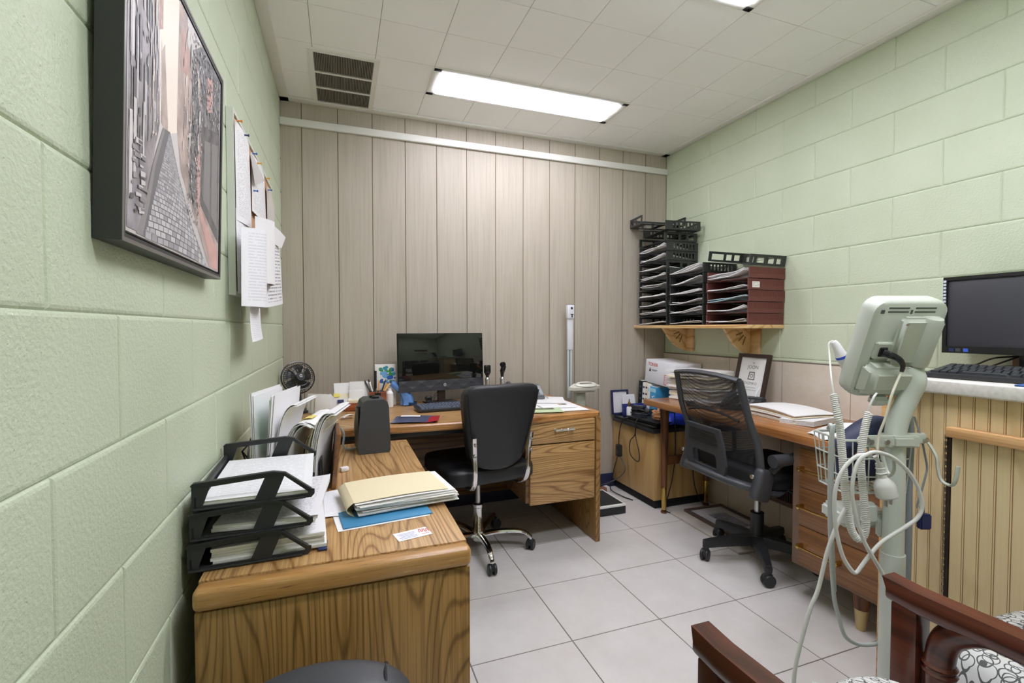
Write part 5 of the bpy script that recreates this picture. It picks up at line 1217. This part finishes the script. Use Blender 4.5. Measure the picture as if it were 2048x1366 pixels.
mb.build('corner_sticker_strip', plain('sticker_pale', srgb(196, 202, 216), .4), t, smooth=None)
mb = MB(); mb.tube(spline([(-.04, .05, .05), (-.10, .02, .04), (-.16, .04, .012), (-.20, .08, .004)], 6), .0035, 6); mb.tube(spline([(-.03, .05, .055), (-.08, .03, .025), (-.13, .06, .004)], 6), .0035, 6); mb.build('cable', M_cordb, t)
t = thing('brown_carton', 'plain brown carton behind the monitor on the countertop', 'carton', (2.745, -2.26, KZ), 0)
MB().box((0, 0, .055), (.05, .25, .11), bev=.002).build('carton', plain('brown_carton', srgb(170, 138, 112), .7), t)

# ---------------------------------------------------------------- vital signs monitor on its stand
BS = Vector((1.825, -2.277, 0))
t = thing('vital_signs_monitor', 'pale grey medical vital signs monitor on a pole stand with wire basket', 'medical monitor', BS)
HLN = Matrix.Translation(-BS) @ Matrix(((.940, -.1279, -.3161, 1.7935), (-.341, -.3525, -.8714, -2.2973), (0, .927, -.375, 1.1614), (0, 0, 0, 1)))
def Lc(P): return [tuple(Vector(p) - BS) for p in P]
mb = MB(); mb.tube(spline(Lc([(1.826, -2.277, .06), (1.826, -2.277, .50), (1.826, -2.277, .80), (1.824, -2.276, .90), (1.832, -2.281, .965), (1.846, -2.296, 1.03), (1.850, -2.31, 1.08)]) + [tuple(HLN @ Vector((.045, -.05, .004)))], 6), .0265, 18); mb.build('pole', plain('vitals_pole_green', srgb(200, 207, 196), .35), t, smooth=60)
MB().cyl((.001, 0, .05), (.001, 0, .575), .030, n=20).build('lower_pole_sleeve', M_vitalpole, t)
for q in range(5):
    a = R(36 + 72 * q); c, s_ = math.cos(a), math.sin(a)
    caster(MB().tube([(0, 0, .075), (c * .2, s_ * .2, .06)], [.025, .016], 8).build('base_arm', M_vitalpole, t), c * .195, s_ * .195, a + 1, M_grayp, .022)
# head: local x along the photo's horizontal, y up the tilted case, z out of the back
HX = Matrix(((.940, -.1279, -.3161, 1.7935), (-.341, -.3525, -.8714, -2.2973), (0, .927, -.375, 1.1614), (0, 0, 0, 1)))
HL = Matrix.Translation(-BS) @ HX
def hp(mb, c, s, bev=.006, m=0, taper=None):
    t3 = bmesh.new(); bmesh.ops.create_cube(t3, size=1)
    for v in t3.verts:
        k = taper if taper and v.co.z > 0 else (1, 1)
        v.co = Vector((v.co.x * s[0] * k[0] + c[0], v.co.y * s[1] * k[1] + c[1], v.co.z * s[2] + c[2]))
    bmesh.ops.bevel(t3, geom=t3.edges[:], offset=bev, segments=3, affect='EDGES'); mb.merge(t3, HL, m); return mb
mb = MB(); t3 = bmesh.new()
O = rrect(.205, .295, .034, 6); rings = [(.94, -.058), (.99, -.050), (1.0, -.035), (1.0, -.016), (.965, -.003), (.90, 0)]; Ls = []
for k_, z in rings: Ls.append([t3.verts.new((x * k_ if abs(x) < .2 else x, y - (1 - k_) * y * .6, z)) for x, y in O])
for A, B in zip(Ls, Ls[1:]):
    for j in range(len(O)): t3.faces.new((A[j], A[(j + 1) % len(O)], B[(j + 1) % len(O)], B[j]))
t3.faces.new(Ls[0][::-1]); t3.faces.new(Ls[-1]); mb.merge(t3, HL); mb.build('case', M_vital, t, smooth=50)
hp(MB(), (-.012, -.082, .014), (.165, .115, .045), .014, taper=(.72, .62)).build('battery_bulge', M_vital, t, smooth=50)
mb = hp(MB(), (.028, .035, .010), (.115, .145, .026), .010, taper=(.94, .95)); mb.lathe([(.024, -.07), (.026, -.06), (.026, .055), (.022, .07), (0, .072)], n=20, X=HL @ Matrix.Translation((.055, .034, .012)) @ Euler((-PI / 2, 0, 0)).to_matrix().to_4x4()); mb.build('rear_cover', M_vital, t, smooth=50)
mb = MB(); DK = plain('vitals_dark_slot', srgb(88, 92, 84), .7)
for x in (-.036, .036):
    for y in (.128, .117): hp(mb, (x, y, .0002), (.056, .0045, .002), .0006)
hp(mb, (-.078, .117, .0002), (.011, .011, .002), .0008); hp(mb, (0, .117, .0002), (.006, .012, .002), .0008); hp(mb, (-.066, -.02, .0002), (.011, .011, .002), .0008); hp(mb, (-.082, -.118, .0002), (.010, .008, .002), .0008)
mb.build('vent_slots', DK, t, smooth=None)
mb = MB()
for x in (-.02, .075): mb.lathe([(0, .002), (.004, .002), (.0045, 0)], n=10, X=HL @ Matrix.Translation((x, .09, .0235)))
mb.build('screws', M_steel, t)
hp(MB(), (-.045, .004, .004), (.052, .05, .012), .003).build('port_block', M_vital, t)
pl = hp(MB(), (-.05, .002, .008), (.022, .028, .012), .002).build('port_recess', M_blackm, t)
mb = MB(); q = [HL @ Vector(p) for p in ((-.05, .002, .014), (-.038, .0, .028), (-.02, -.008, .036), (-.006, -.025, .038), (-.001, -.045, .036))]; mb.tube(spline(q, 6), [.011 - .006 * j / 24 for j in range(25)], 10); mb.build('cable_strain_relief', M_blackg, t)
hp(MB(), (.034, -.062, .002), (.05, .045, .002), .0006).build('rating_label', plain('rating_label', srgb(168, 172, 160), .5), t)
hp(MB(), (0, 0, -.0585), (.17, .22, .002), .0006).build('screen', M_screen, t)
mb = hp(MB(), (-.01, -.155, .005), (.05, .03, .03), .008); mb.build('hose_socket', M_vitalpole, t)
# mast cables and hoses
mb = MB(); mb.tube(spline([tuple(HL @ Vector((-.001, -.045, .036)))] + Lc([(1.742, -2.318, 1.05), (1.728, -2.31, .98), (1.715, -2.30, .92), (1.700, -2.31, .86)]), 8), .0035, 8); mb.build('mast_cable', plain('cream_cord', srgb(206, 204, 186), .5), t, smooth=60)
CA = [(1.667, -2.315, 0.882), (1.632, -2.302, 0.882), (1.598, -2.29, 0.848), (1.579, -2.283, 0.798), (1.576, -2.282, 0.739), (1.581, -2.284, 0.681), (1.598, -2.29, 0.613), (1.618, -2.298, 0.575), (1.634, -2.303, 0.563), (1.649, -2.309, 0.584), (1.672, -2.317, 0.617), (1.703, -2.328, 0.651), (1.757, -2.348, 0.689), (1.787, -2.359, 0.714), (1.798, -2.363, 0.748), (1.786, -2.358, 0.798), (1.761, -2.349, 0.84), (1.722, -2.335, 0.877), (1.682, -2.325, 0.892), (1.651, -2.32, 0.892), (1.628, -2.31, 0.872), (1.613, -2.306, 0.832), (1.61, -2.305, 0.781), (1.623, -2.309, 0.714), (1.644, -2.315, 0.655), (1.668, -2.324, 0.609), (1.70, -2.33, 0.558), (1.72, -2.34, .50)]
cb = MB().tube(spline(Lc(CA), 8), .0052, 10).build('power_cord', M_cord, t, smooth=60)
MB().tube(spline(Lc([(1.68, -2.315, .88), (1.69, -2.318, .865), (1.70, -2.319, .85)]), 6), .005, 8).build('cord_tail', M_cord, cb)
mb = MB(); X = Matrix.Translation(Vector((1.712, -2.321, .80)) - BS) @ Euler((R(8), R(170), 0)).to_matrix().to_4x4()
for z, r in ((-.055, .010), (-.047, .012), (-.040, .010), (-.033, .013), (-.026, .011)): mb.lathe([(r * .6, z - .003), (r, z), (r * .6, z + .003)], n=14, X=X)
mb.lathe([(0, -.06), (.009, -.06), (.011, -.02), (.022, -.008), (.026, .004), (.026, .03), (.023, .034), (0, .034)], n=18, X=X); mb.build('plug', M_cord, cb)
mb = MB()
for x in (-.009, .009): mb.box(tuple(X @ Vector((x, 0, .045))), (.003, .009, .022))
mb.build('plug_pins', M_steel, cb)
MB().tube(spline(Lc([(1.634, -2.271, 0.728), (1.611, -2.263, 0.676), (1.588, -2.255, 0.603), (1.566, -2.247, 0.499), (1.543, -2.238, 0.43), (1.51, -2.226, 0.27), (1.505, -2.23, .15), (1.50, -2.24, .03), (1.52, -2.26, .008), (1.62, -2.30, .008)]), 8), .0055, 10).build('lower_power_cord', M_cord, t, smooth=60)
MB().tube(spline(Lc([(1.70, -2.19, .92), (1.689, -2.206, 0.938), (1.678, -2.202, 0.938), (1.672, -2.2, 0.897), (1.67, -2.199, 0.829), (1.672, -2.2, 0.67), (1.679, -2.203, 0.533), (1.689, -2.206, 0.427), (1.703, -2.211, 0.371), (1.72, -2.218, 0.316), (1.756, -2.23, 0.292), (1.80, -2.240, 0.286), (1.835, -2.246, 0.288)]), 8), .0058, 10).build('pressure_hose', plain('hose_grey', srgb(176, 182, 178), .45), t, smooth=60)
MB().tube(spline(Lc([(1.70, -2.17, .925), (1.684, -2.19, .94), (1.681, -2.196, .90), (1.68, -2.197, .80), (1.684, -2.20, .60), (1.69, -2.205, .45)]), 8), .0058, 10).build('pressure_hose', plain('hose_grey', (0, 0, 0, 1)), t, smooth=60)
CP = [(1.628, -2.237, 1.038), (1.619, -2.255, 0.985), (1.626, -2.258, 0.944), (1.634, -2.261, 0.86), (1.645, -2.265, 0.748), (1.657, -2.269, 0.677), (1.673, -2.275, 0.642), (1.69, -2.281, 0.641), (1.698, -2.284, 0.677), (1.689, -2.281, 0.776), (1.682, -2.278, 0.846), (1.684, -2.279, 0.902), (1.692, -2.282, 0.958), (1.7, -2.285, 0.992)]
coil(Lc(CP), .0078, 150, .0030, 8).build('coiled_probe_cord', M_cord, t, smooth=60)
mb = MB(); mb.tube(spline(Lc([(1.628, -2.237, 1.038), (1.64, -2.22, 1.085), (1.685, -2.18, 1.15), (1.695, -2.17, 1.18), (1.712, -2.17, 1.188)]), 6), .0024, 6); mb.tube(spline(Lc([(1.70, -2.285, .992), (1.702, -2.286, 1.013), (1.713, -2.289, 1.036), (1.725, -2.288, 1.045)]), 6), .003, 6); mb.build('probe_lead', M_cord, t, smooth=60)
a, b = Vector((1.713, -2.172, 1.186)) - BS, Vector((1.748, -2.185, 1.119)) - BS; d = b - a
mb = MB(); mb.tube([a + d * x for x in (0, .15, .5, .62)], [.008, .012, .014, .017], 14); pr = mb.build('thermometer_probe', M_paper, t, smooth=50)
MB().tube([a + d * .62, a + d * .72], .0175, 14).build('blue_ring', plain('probe_blue', srgb(48, 88, 206), .4), pr, smooth=50)
MB().tube([a + d * .72, a + d * 1.5], [.0165, .015], 14).build('probe_well', M_paper, pr, smooth=50)
# basket and bracket, local axes along / away from the photo plane
RX = Vector((.940, -.341, 0)); FX = Vector((.341, .940, 0))
def bl(x, y, z): return RX * x + FX * y + Vector((0, 0, z))
mb = MB()
for z, ins in ((.895, 0), (.84, .002), (.785, .006), (.735, .010)):
    P = [bl(-.125 + ins, .03 + ins, z), bl(.075 - ins, .03 + ins, z), bl(.075 - ins, .17 - ins, z), bl(-.125 + ins, .17 - ins, z)]
    q = []
    for j in range(4): q += [P[j].lerp(P[(j + 1) % 4], .04), P[j].lerp(P[(j + 1) % 4], .96)]
    mb.tube(q, .0042 if z > .89 else .0022, 6, closed=True)
for j in range(9):
    x = -.125 + .2 * j / 8
    for y in (.03, .17): mb.tube([bl(x, y, .895), bl(x * .9, y + (.01 if y < .1 else -.01), .735)], .002, 5)
    mb.tube([bl(x * .9, .04, .735), bl(x * .9, .16, .735)], .002, 5)
for j in range(1, 6):
    y = .03 + .14 * j / 6
    for x in (-.125, .075): mb.tube([bl(x, y, .895), bl(x * .9, y, .735)], .002, 5)
    mb.tube([bl(-.112, y, .735), bl(.068, y, .735)], .002, 5)
mb.build('wire_basket', M_vitalpole, t, smooth=50)
mb = MB(); 
def bb(c, s, bev=.003, m=0):
    t3 = bmesh.new(); bmesh.ops.create_cube(t3, size=1)
    for v in t3.verts: v.co = Vector((v.co.x * s[0], v.co.y * s[1], v.co.z * s[2]))
    bmesh.ops.bevel(t3, geom=t3.edges[:], offset=bev, segments=2, affect='EDGES'); mb.merge(t3, Matrix.Translation(bl(*c)) @ Euler((0, 0, R(-19.925))).to_matrix().to_4x4(), m)
bb((-.025, -.02, .905), (.15, .014, .034)); bb((.04, .005, .908), (.10, .014, .03)); bb((0, -.004, .905), (.062, .062, .032), .006); mb.lathe([(.014, -.01), (.014, .01)], n=14, X=Matrix.Translation(bl(-.105, -.02, .905)) @ Euler((PI / 2, 0, R(-19.9))).to_matrix().to_4x4()); mb.build('clamp_bracket', M_vital, t)
mb = MB()
for x in (-.09, -.045, .085): mb.lathe([(0, .005), (.007, .005), (.008, 0)], n=12, X=Matrix.Translation(bl(x, -.027 if x < 0 else -.003, .905)) @ Euler((PI / 2, 0, R(-19.9))).to_matrix().to_4x4())
mb.build('bracket_bolts', M_steel, t)
for x0, sg in ((-.056, -1), (.10, 1)):
    P = ([] if sg < 0 else [bl(.088, .0, .905), bl(.095, -.012, .885)]) + [bl(x0 - .004, -.028, .875 if sg < 0 else .86), bl(x0 - .002, -.03, .86 if sg < 0 else .83), bl(x0, -.04, .83 if sg < 0 else .80), bl(x0 + .006 * sg + .002, -.06, .82 if sg < 0 else .792), bl(x0 + .03 * sg * .2, -.075, .84 if sg < 0 else .81), bl(x0 + .01 * sg, -.078, .87 if sg < 0 else .85)]
    MB().tube(spline(P, 5), .0058, 8, flat=.7).build('cord_hook', M_vital, t, smooth=50)
mb = MB(); bb((-.045, .09, .655), (.15, .11, .05), .012); bb((-.05, .035, .68), (.05, .03, .06), .008); bb((-.01, .03, .64), (.03, .02, .06), .006); mb.build('lower_accessory_tray', M_vitalpole, t)
MB().tube(spline(Lc([(1.895, -2.262, 1.014), (1.907, -2.264, 0.969), (1.912, -2.267, 0.924), (1.912, -2.267, 0.865), (1.911, -2.266, 0.745), (1.912, -2.267, 0.624), (1.912, -2.267, 0.50), (1.905, -2.265, .25), (1.88, -2.27, .10)]), 8), .0085, 10).build('hanging_grey_hose', M_cordg, t, smooth=60)
MB().tube(spline(Lc([(1.885, -2.29, .97), (1.90, -2.30, .91), (1.918, -2.30, .86), (1.93, -2.30, .82), (1.922, -2.30, .79), (1.905, -2.29, .70)]), 8), .003, 6).build('thin_cord', M_cordg, t, smooth=60)
mb = MB(); bb((.115, .03, .655), (.034, .02, .045), .004); bb((.108, .03, .685), (.008, .014, .03), .002); mb.build('blue_clip', M_navy, t)
# cuff in the basket
mb = MB(); mb.tube(spline([bl(-.10, .09, .85), bl(-.05, .08, .90), bl(0, .09, .925), bl(.04, .11, .915), bl(.05, .13, .87)], 6), .045, 14, flat=.7)
mb.tube(spline([bl(-.09, .12, .80), bl(-.02, .11, .79), bl(.05, .12, .80)], 6), .042, 14)
o = mb.build('blood_pressure_cuff', plain('cuff_navy', srgb(38, 46, 78), .55, bump=.2), smooth=60); place(o, BS); tag(o, 'dark navy blood pressure cuff stuffed in the wire basket of the stand', 'cuff')

# ---------------------------------------------------------------- left wall: framed print and pin board
PW, PH = .590, .508
t = thing('framed_picture', 'large framed street print with dark frame hanging on the left green wall', 'picture', (.001, -2.06, 1.352), (0, 1.6, 0))
# local: x out of the wall, y along it, z up
MY = Matrix(((0, 0, 1, 0), (1, 0, 0, 0), (0, 1, 0, 0), (0, 0, 0, 1)))
mb = MB(); mb.plate(rect(-PW / 2, 0, PW / 2, PH), [rect(-PW / 2 + .012, .012, PW / 2 - .012, PH - .012)], .034, MY); mb.build('outer_frame', plain('picture_frame_dark', srgb(44, 45, 45), .45), t, smooth=None)
mb = MB(); mb.plate(rect(-PW / 2, 0, PW / 2, PH), [rect(-PW / 2 + .006, .006, PW / 2 - .006, PH - .006)], .0008, Matrix.Translation((.034, 0, 0)) @ MY); mb.build('silver_face', plain('picture_frame_silver', srgb(122, 120, 118), .3, .5), t, smooth=None)
MB().box((.014, 0, PH / 2), (.02, PW - .03, PH - .03)).build('backing', M_blackm, t)
cv = MB().box((.028, 0, PH / 2), (.008, PW - .034, PH - .034), bev=.001)
PC = [plain('print_' + n, c, .38, **kw) for n, c, kw in (
    ('haze', srgb(212, 206, 204), {}), ('glow', srgb(246, 232, 218), {}), ('left_facade', srgb(146, 140, 142), dict(noise=.4, nscale=26)), ('left_near', srgb(150, 146, 150), dict(noise=.5, nscale=18)),
    ('lane', srgb(172, 170, 172), {}), ('right_facade', srgb(182, 164, 156), dict(noise=.35, nscale=24)), ('vines', srgb(120, 118, 120), dict(noise=.75, nscale=60)), ('window', srgb(98, 96, 98), dict(noise=.5, nscale=34)), ('pink_wall', srgb(206, 164, 156), dict(noise=.15, nscale=20)), ('kerb', srgb(142, 138, 138), {}), ('pane', srgb(132, 130, 130), {}), ('brick', srgb(186, 150, 140), dict(noise=.2, nscale=40)))]
cv.build('canvas', PC[0], t)
PC[4] = plain('print_mortar', srgb(112, 110, 114), .38)
for nm, c in (('cobble_pale', srgb(196, 194, 196)), ('cobble_mid', srgb(178, 176, 180)), ('cobble_dark', srgb(158, 156, 160)), ('dark_detail', srgb(92, 90, 94)), ('mid_detail', srgb(140, 136, 138)), ('pale_detail', srgb(206, 202, 202))): PC.append(plain('print_' + nm, c, .38))
OY, OZ = -2.06, 1.352
POLY = [
 (1, [(-2.215, 1.84), (-2.09, 1.84), (-2.10, 1.60), (-2.16, 1.575), (-2.205, 1.60)]),
 (2, [(-2.335, 1.375), (-2.335, 1.845), (-2.225, 1.845), (-2.212, 1.70), (-2.205, 1.575), (-2.235, 1.50), (-2.27, 1.375)]),
 (0, [(-2.30, 1.845), (-2.235, 1.845), (-2.26, 1.78), (-2.30, 1.76)]),
 (5, [(-2.20, 1.70), (-2.185, 1.72), (-2.165, 1.59), (-2.165, 1.57), (-2.20, 1.58)]),
 (11, [(-2.212, 1.80), (-2.195, 1.80), (-2.195, 1.74), (-2.212, 1.73)]),
 (5, [(-2.115, 1.60), (-2.11, 1.845), (-1.79, 1.845), (-1.79, 1.372), (-1.87, 1.372), (-1.98, 1.45), (-2.09, 1.53)]),
 (11, [(-2.10, 1.80), (-2.04, 1.81), (-2.05, 1.73), (-2.095, 1.72)]),
 (0, [(-2.06, 1.845), (-1.96, 1.845), (-2.02, 1.78), (-2.055, 1.79)]),
 (6, [(-2.02, 1.80), (-1.95, 1.845), (-1.79, 1.845), (-1.79, 1.70), (-1.90, 1.66), (-1.95, 1.60), (-1.99, 1.47), (-2.04, 1.50), (-2.03, 1.66)]),
 (8, [(-1.905, 1.80), (-1.86, 1.815), (-1.86, 1.74), (-1.905, 1.72)]),
 (7, [(-1.945, 1.675), (-1.79, 1.715), (-1.79, 1.44), (-1.955, 1.50)]),
 (10, [(-1.925, 1.65), (-1.875, 1.662), (-1.875, 1.50), (-1.93, 1.515)]), (10, [(-1.86, 1.665), (-1.805, 1.68), (-1.805, 1.475), (-1.86, 1.495)]),
 (8, [(-1.975, 1.66), (-1.955, 1.665), (-1.965, 1.50), (-1.90, 1.462), (-1.79, 1.42), (-1.79, 1.374), (-1.85, 1.374), (-1.985, 1.50)]),
 (3, [(-2.335, 1.375), (-2.335, 1.52), (-2.28, 1.525), (-2.262, 1.49), (-2.285, 1.42), (-2.28, 1.375)]),
 (4, [(-2.275, 1.372), (-1.90, 1.372), (-2.02, 1.445), (-2.105, 1.52), (-2.155, 1.58), (-2.185, 1.575), (-2.225, 1.50), (-2.25, 1.43)]),
 (9, [(-2.30, 1.372), (-2.275, 1.372), (-2.248, 1.43), (-2.223, 1.50), (-2.18, 1.575), (-2.19, 1.575), (-2.235, 1.50), (-2.265, 1.43)])]
mb = MB(); rr = random.Random(11)
for n_, (m_, P) in enumerate(POLY): mb.poly([(.0321 + .00004 * n_, y - OY, z - OZ) for y, z in P], m_)
def pq(pts, off, m_): mb.poly([(.0321 + off, y - OY, z - OZ) for y, z in pts], m_)
VY, VZ = -2.165, 1.583
def lerp_edge(z):
    E_ = [(1.372, -1.90), (1.445, -2.02), (1.52, -2.105), (1.58, -2.155)]
    for (za, ya), (zb, yb) in zip(E_, E_[1:]):
        if z <= zb: return ya + (yb - ya) * (z - za) / (zb - za)
    return -2.155
z = 1.375; row = 0
while z < 1.574:                       # the cobbles, in rows that shrink towards the far end of the lane
    h_ = .0105 * (1.585 - z) / .21 + .0012; ya, yb = -2.268 + .11 * (z - 1.372) / .208, lerp_edge(z) - .004
    N_ = 13 if z < 1.52 else 9; st = (row % 2) * .5
    for j in range(-1, N_):
        u0, u1 = max(0, (j + st + .07) / N_), min(1, (j + st + .95) / N_)
        if u1 - u0 < .02: continue
        sag = lambda u: -.006 * (2 * u - 1) ** 2 * (1.6 - z) / .2
        pq([(ya + (yb - ya) * u0, z + sag(u0)), (ya + (yb - ya) * u1, z + sag(u1)), (ya + (yb - ya) * u1, z + h_ * .82 + sag(u1)), (ya + (yb - ya) * u0, z + h_ * .82 + sag(u0))] if z + sag(u0) > 1.371 else [(ya + (yb - ya) * u0, 1.371), (ya + (yb - ya) * u1, 1.371), (ya + (yb - ya) * u1, z + h_ * .82), (ya + (yb - ya) * u0, z + h_ * .82)], .0008, rr.choice([12, 12, 13, 13, 14]))
    z += h_; row += 1
def persp(y_edge, z0, z1, s0, s1):     # a wall panel between two depths, drawn towards the vanishing point
    f_ = lambda z_, s_: (VY + (y_edge - VY) * s_, VZ + (z_ - VZ) * s_)
    return [f_(z0, s0), f_(z0, s1), f_(z1, s1), f_(z1, s0)]
ok = lambda P: all(-2.333 < y < -1.789 and 1.373 < z_ < 1.843 for y, z_ in P)
n_ = 0
for q in range(420):
    left = rr.random() < .62; s0 = rr.uniform(.18, .98); s1 = s0 - rr.uniform(.02, .07) * s0
    z0 = rr.uniform(1.40 if left else 1.52, 2.6); hh = rr.choice([.012, .02, .09, .14])
    P = persp(-2.345 if left else -1.72, z0, z0 + hh, s0, s1)
    if not ok(P): continue
    if left and min(y for y, z_ in P) < -2.25 and max(z_ for y, z_ in P) < 1.53: continue
    if not left and max(y for y, z_ in P) > -1.96: continue
    n_ += 1; pq(P, .0010 + .0000012 * n_, rr.choice([15, 16, 16, 17, 3, 0] if s0 > .5 else [16, 17, 17, 0, 5, 1]))
for q in range(620):                   # leaves of the climbing plants
    y, z = rr.uniform(-2.03, -1.795), rr.uniform(1.66, 1.84); s_ = rr.uniform(.0012, .004)
    if q > 430: y, z = rr.uniform(-2.05, -1.955), rr.uniform(1.45, 1.67)
    if (y > -1.95 and z < 1.71): continue
    pq([(y + s_ * math.cos(2 * PI * j / 5), z + s_ * math.sin(2 * PI * j / 5)) for j in range(5)], .0016 + .0000008 * q, rr.choice([17, 17, 16, 15, 15]))
for q in range(34):                    # cars and doorways along the left kerb
    y, z = rr.uniform(-2.33, -2.285), rr.uniform(1.40, 1.51); w_, h_ = rr.uniform(.008, .03), rr.uniform(.003, .012)
    pq([(y, z), (y + w_, z + h_ * .3), (y + w_, z + h_), (y, z + h_ * .8)], .0021 + .000002 * q, rr.choice([15, 16, 17, 3]))
mb.build('street_print', PC, t, smooth=None)

t = thing('pin_board', 'cork pin board with pale frame on the left wall, covered in papers', 'pin board', (.001, -1.05, 1.33))
BW, BH = .88, .58
mb = MB(); mb.plate(rect(-BW / 2, 0, BW / 2, BH), [rect(-BW / 2 + .012, .012, BW / 2 - .012, BH - .012)], .02, MY); mb.build('frame', plain('board_frame', srgb(216, 220, 210), .35), t, smooth=None)
MB().box((.008, 0, BH / 2), (.012, BW - .02, BH - .02)).build('cork_sheet', plain('cork', srgb(190, 150, 112), .85, noise=.2, nscale=200), t)
def hang(name, lab, mat, P, bulge=(0, 0), nu=12, nv=12, cat='paper', group='papers on the pin board', fn=None):
    """P: four (x,y,z) corners, top-near, top-far, bottom-far, bottom-near"""
    A, B, C_, D = [Vector(p) for p in P]
    def f(u, v):
        p = D.lerp(C_, u).lerp(A.lerp(B, u), v); x = bulge[0] * math.sin(u * PI) + bulge[1] * math.sin(v * PI)
        q = Vector((p.x + x, p.y, p.z)); return fn(u, v, q) if fn else q
    mb = MB(); mb.sheet(f, nu, nv, th=.0004); return tag(mb.build(name, mat, smooth=60), lab, cat, group)
def at(z0): return 0
hang('pinned_sheet', 'long printed sheet pinned at the near end of the pin board', M_text, [(.024, -1.485, 1.875), (.024, -1.235, 1.885), (.03, -1.245, 1.58), (.024, -1.48, 1.565)], (.006, 0))
hang('pinned_sheet', 'lower printed sheet at the near bottom corner of the pin board', M_text, [(.023, -1.485, 1.60), (.023, -1.27, 1.61), (.03, -1.28, 1.335), (.026, -1.485, 1.335)], (.004, 0))
hang('pinned_sheet', 'printed sheet pinned in the middle of the pin board', M_text, [(.024, -1.19, 1.875), (.024, -.87, 1.885), (.028, -.86, 1.66), (.024, -1.19, 1.66)], (.005, 0))
hang('pinned_sheet', 'grey curled paper corner folding out between the pinned sheets', plain('grey_paper', srgb(188, 184, 180), .7), [(.024, -1.215, 1.86), (.026, -1.14, 1.865), (.055, -1.10, 1.80), (.035, -1.19, 1.755)], (.006, 0))
hang('pinned_sheet', 'greyish sheets pinned at the far end of the pin board', plain('grey_paper2', srgb(196, 190, 182), .7), [(.024, -.80, 1.86), (.026, -.66, 1.86), (.04, -.66, 1.79), (.026, -.80, 1.60)], (.006, 0))
hang('curled_sheet', 'big white sheet rolled outwards at the bottom of the pin board, nearer one', M_form, [(.045, -1.53, 1.535), (.028, -1.18, 1.59), (.028, -1.20, 1.30), (.045, -1.545, 1.293)], (.055, 0))
hang('curled_sheet', 'white sheet rolled outwards behind the nearer rolled sheet', M_paper, [(.055, -1.34, 1.61), (.028, -.92, 1.66), (.03, -.95, 1.40), (.05, -1.30, 1.388)], (.05, 0))
hang('hanging_strip', 'narrow paper strip hanging lowest below the pin board', M_form, [(.05, -1.44, 1.335), (.045, -1.20, 1.345), (.055, -1.235, 1.188), (.062, -1.50, 1.182)], (.004, 0), fn=lambda u, v, q: Vector((q.x + .02 * max(0, .3 - v) ** 1.2, q.y, q.z)))
hang('pinned_form', 'white form with printed columns hanging at the lower far corner of the pin board', mk_print('columns_print', srgb(236, 236, 238), srgb(90, 90, 98), 20, .55), [(.045, -.98, 1.60), (.05, -.60, 1.655), (.065, -.62, 1.345), (.06, -1.15, 1.305)], (.006, 0))
hang('pinned_sheet', 'white paper corner sticking out above the printed form at the far end', M_paper, [(.05, -.86, 1.68), (.085, -.66, 1.66), (.07, -.70, 1.60), (.04, -.88, 1.60)], (.004, 0))
YL = plain('pin_yellow', srgb(232, 170, 40), .35); OR = plain('pin_orange', srgb(228, 140, 60), .35); BL = plain('pin_blue', srgb(60, 110, 190), .35); NV = plain('pin_navy', srgb(36, 52, 104), .35)
for y, z, mt, lab in ((-1.478, 1.872, OR, 'orange push pin at the near top corner of the pin board'), (-1.36, 1.873, NV, 'dark blue push pin holding the long near sheet'), (-1.195, 1.868, BL, 'small light blue push pin at the top of the middle sheet'), (-1.085, 1.868, YL, 'yellow push pin at the middle of the pin board top'), (-.86, 1.876, YL, 'yellow push pin towards the far top of the pin board'), (-1.185, 1.735, BL, 'blue push pin lower down on the left edge of the middle sheet'), (-.79, 1.845, BL, 'blue push pin holding the greyish far sheets')):
    o = MB().lathe([(0, 0), (.0035, 0), (.0045, .001), (.0025, .003), (.0022, .011), (.0045, .014), (.0042, .016), (0, .0165)], n=12, X=Euler((0, PI / 2, 0)).to_matrix().to_4x4()).build('push_pin', mt)
    tag(place(o, (.0285, y, z)), lab, 'push pin', 'push pins on the pin board')
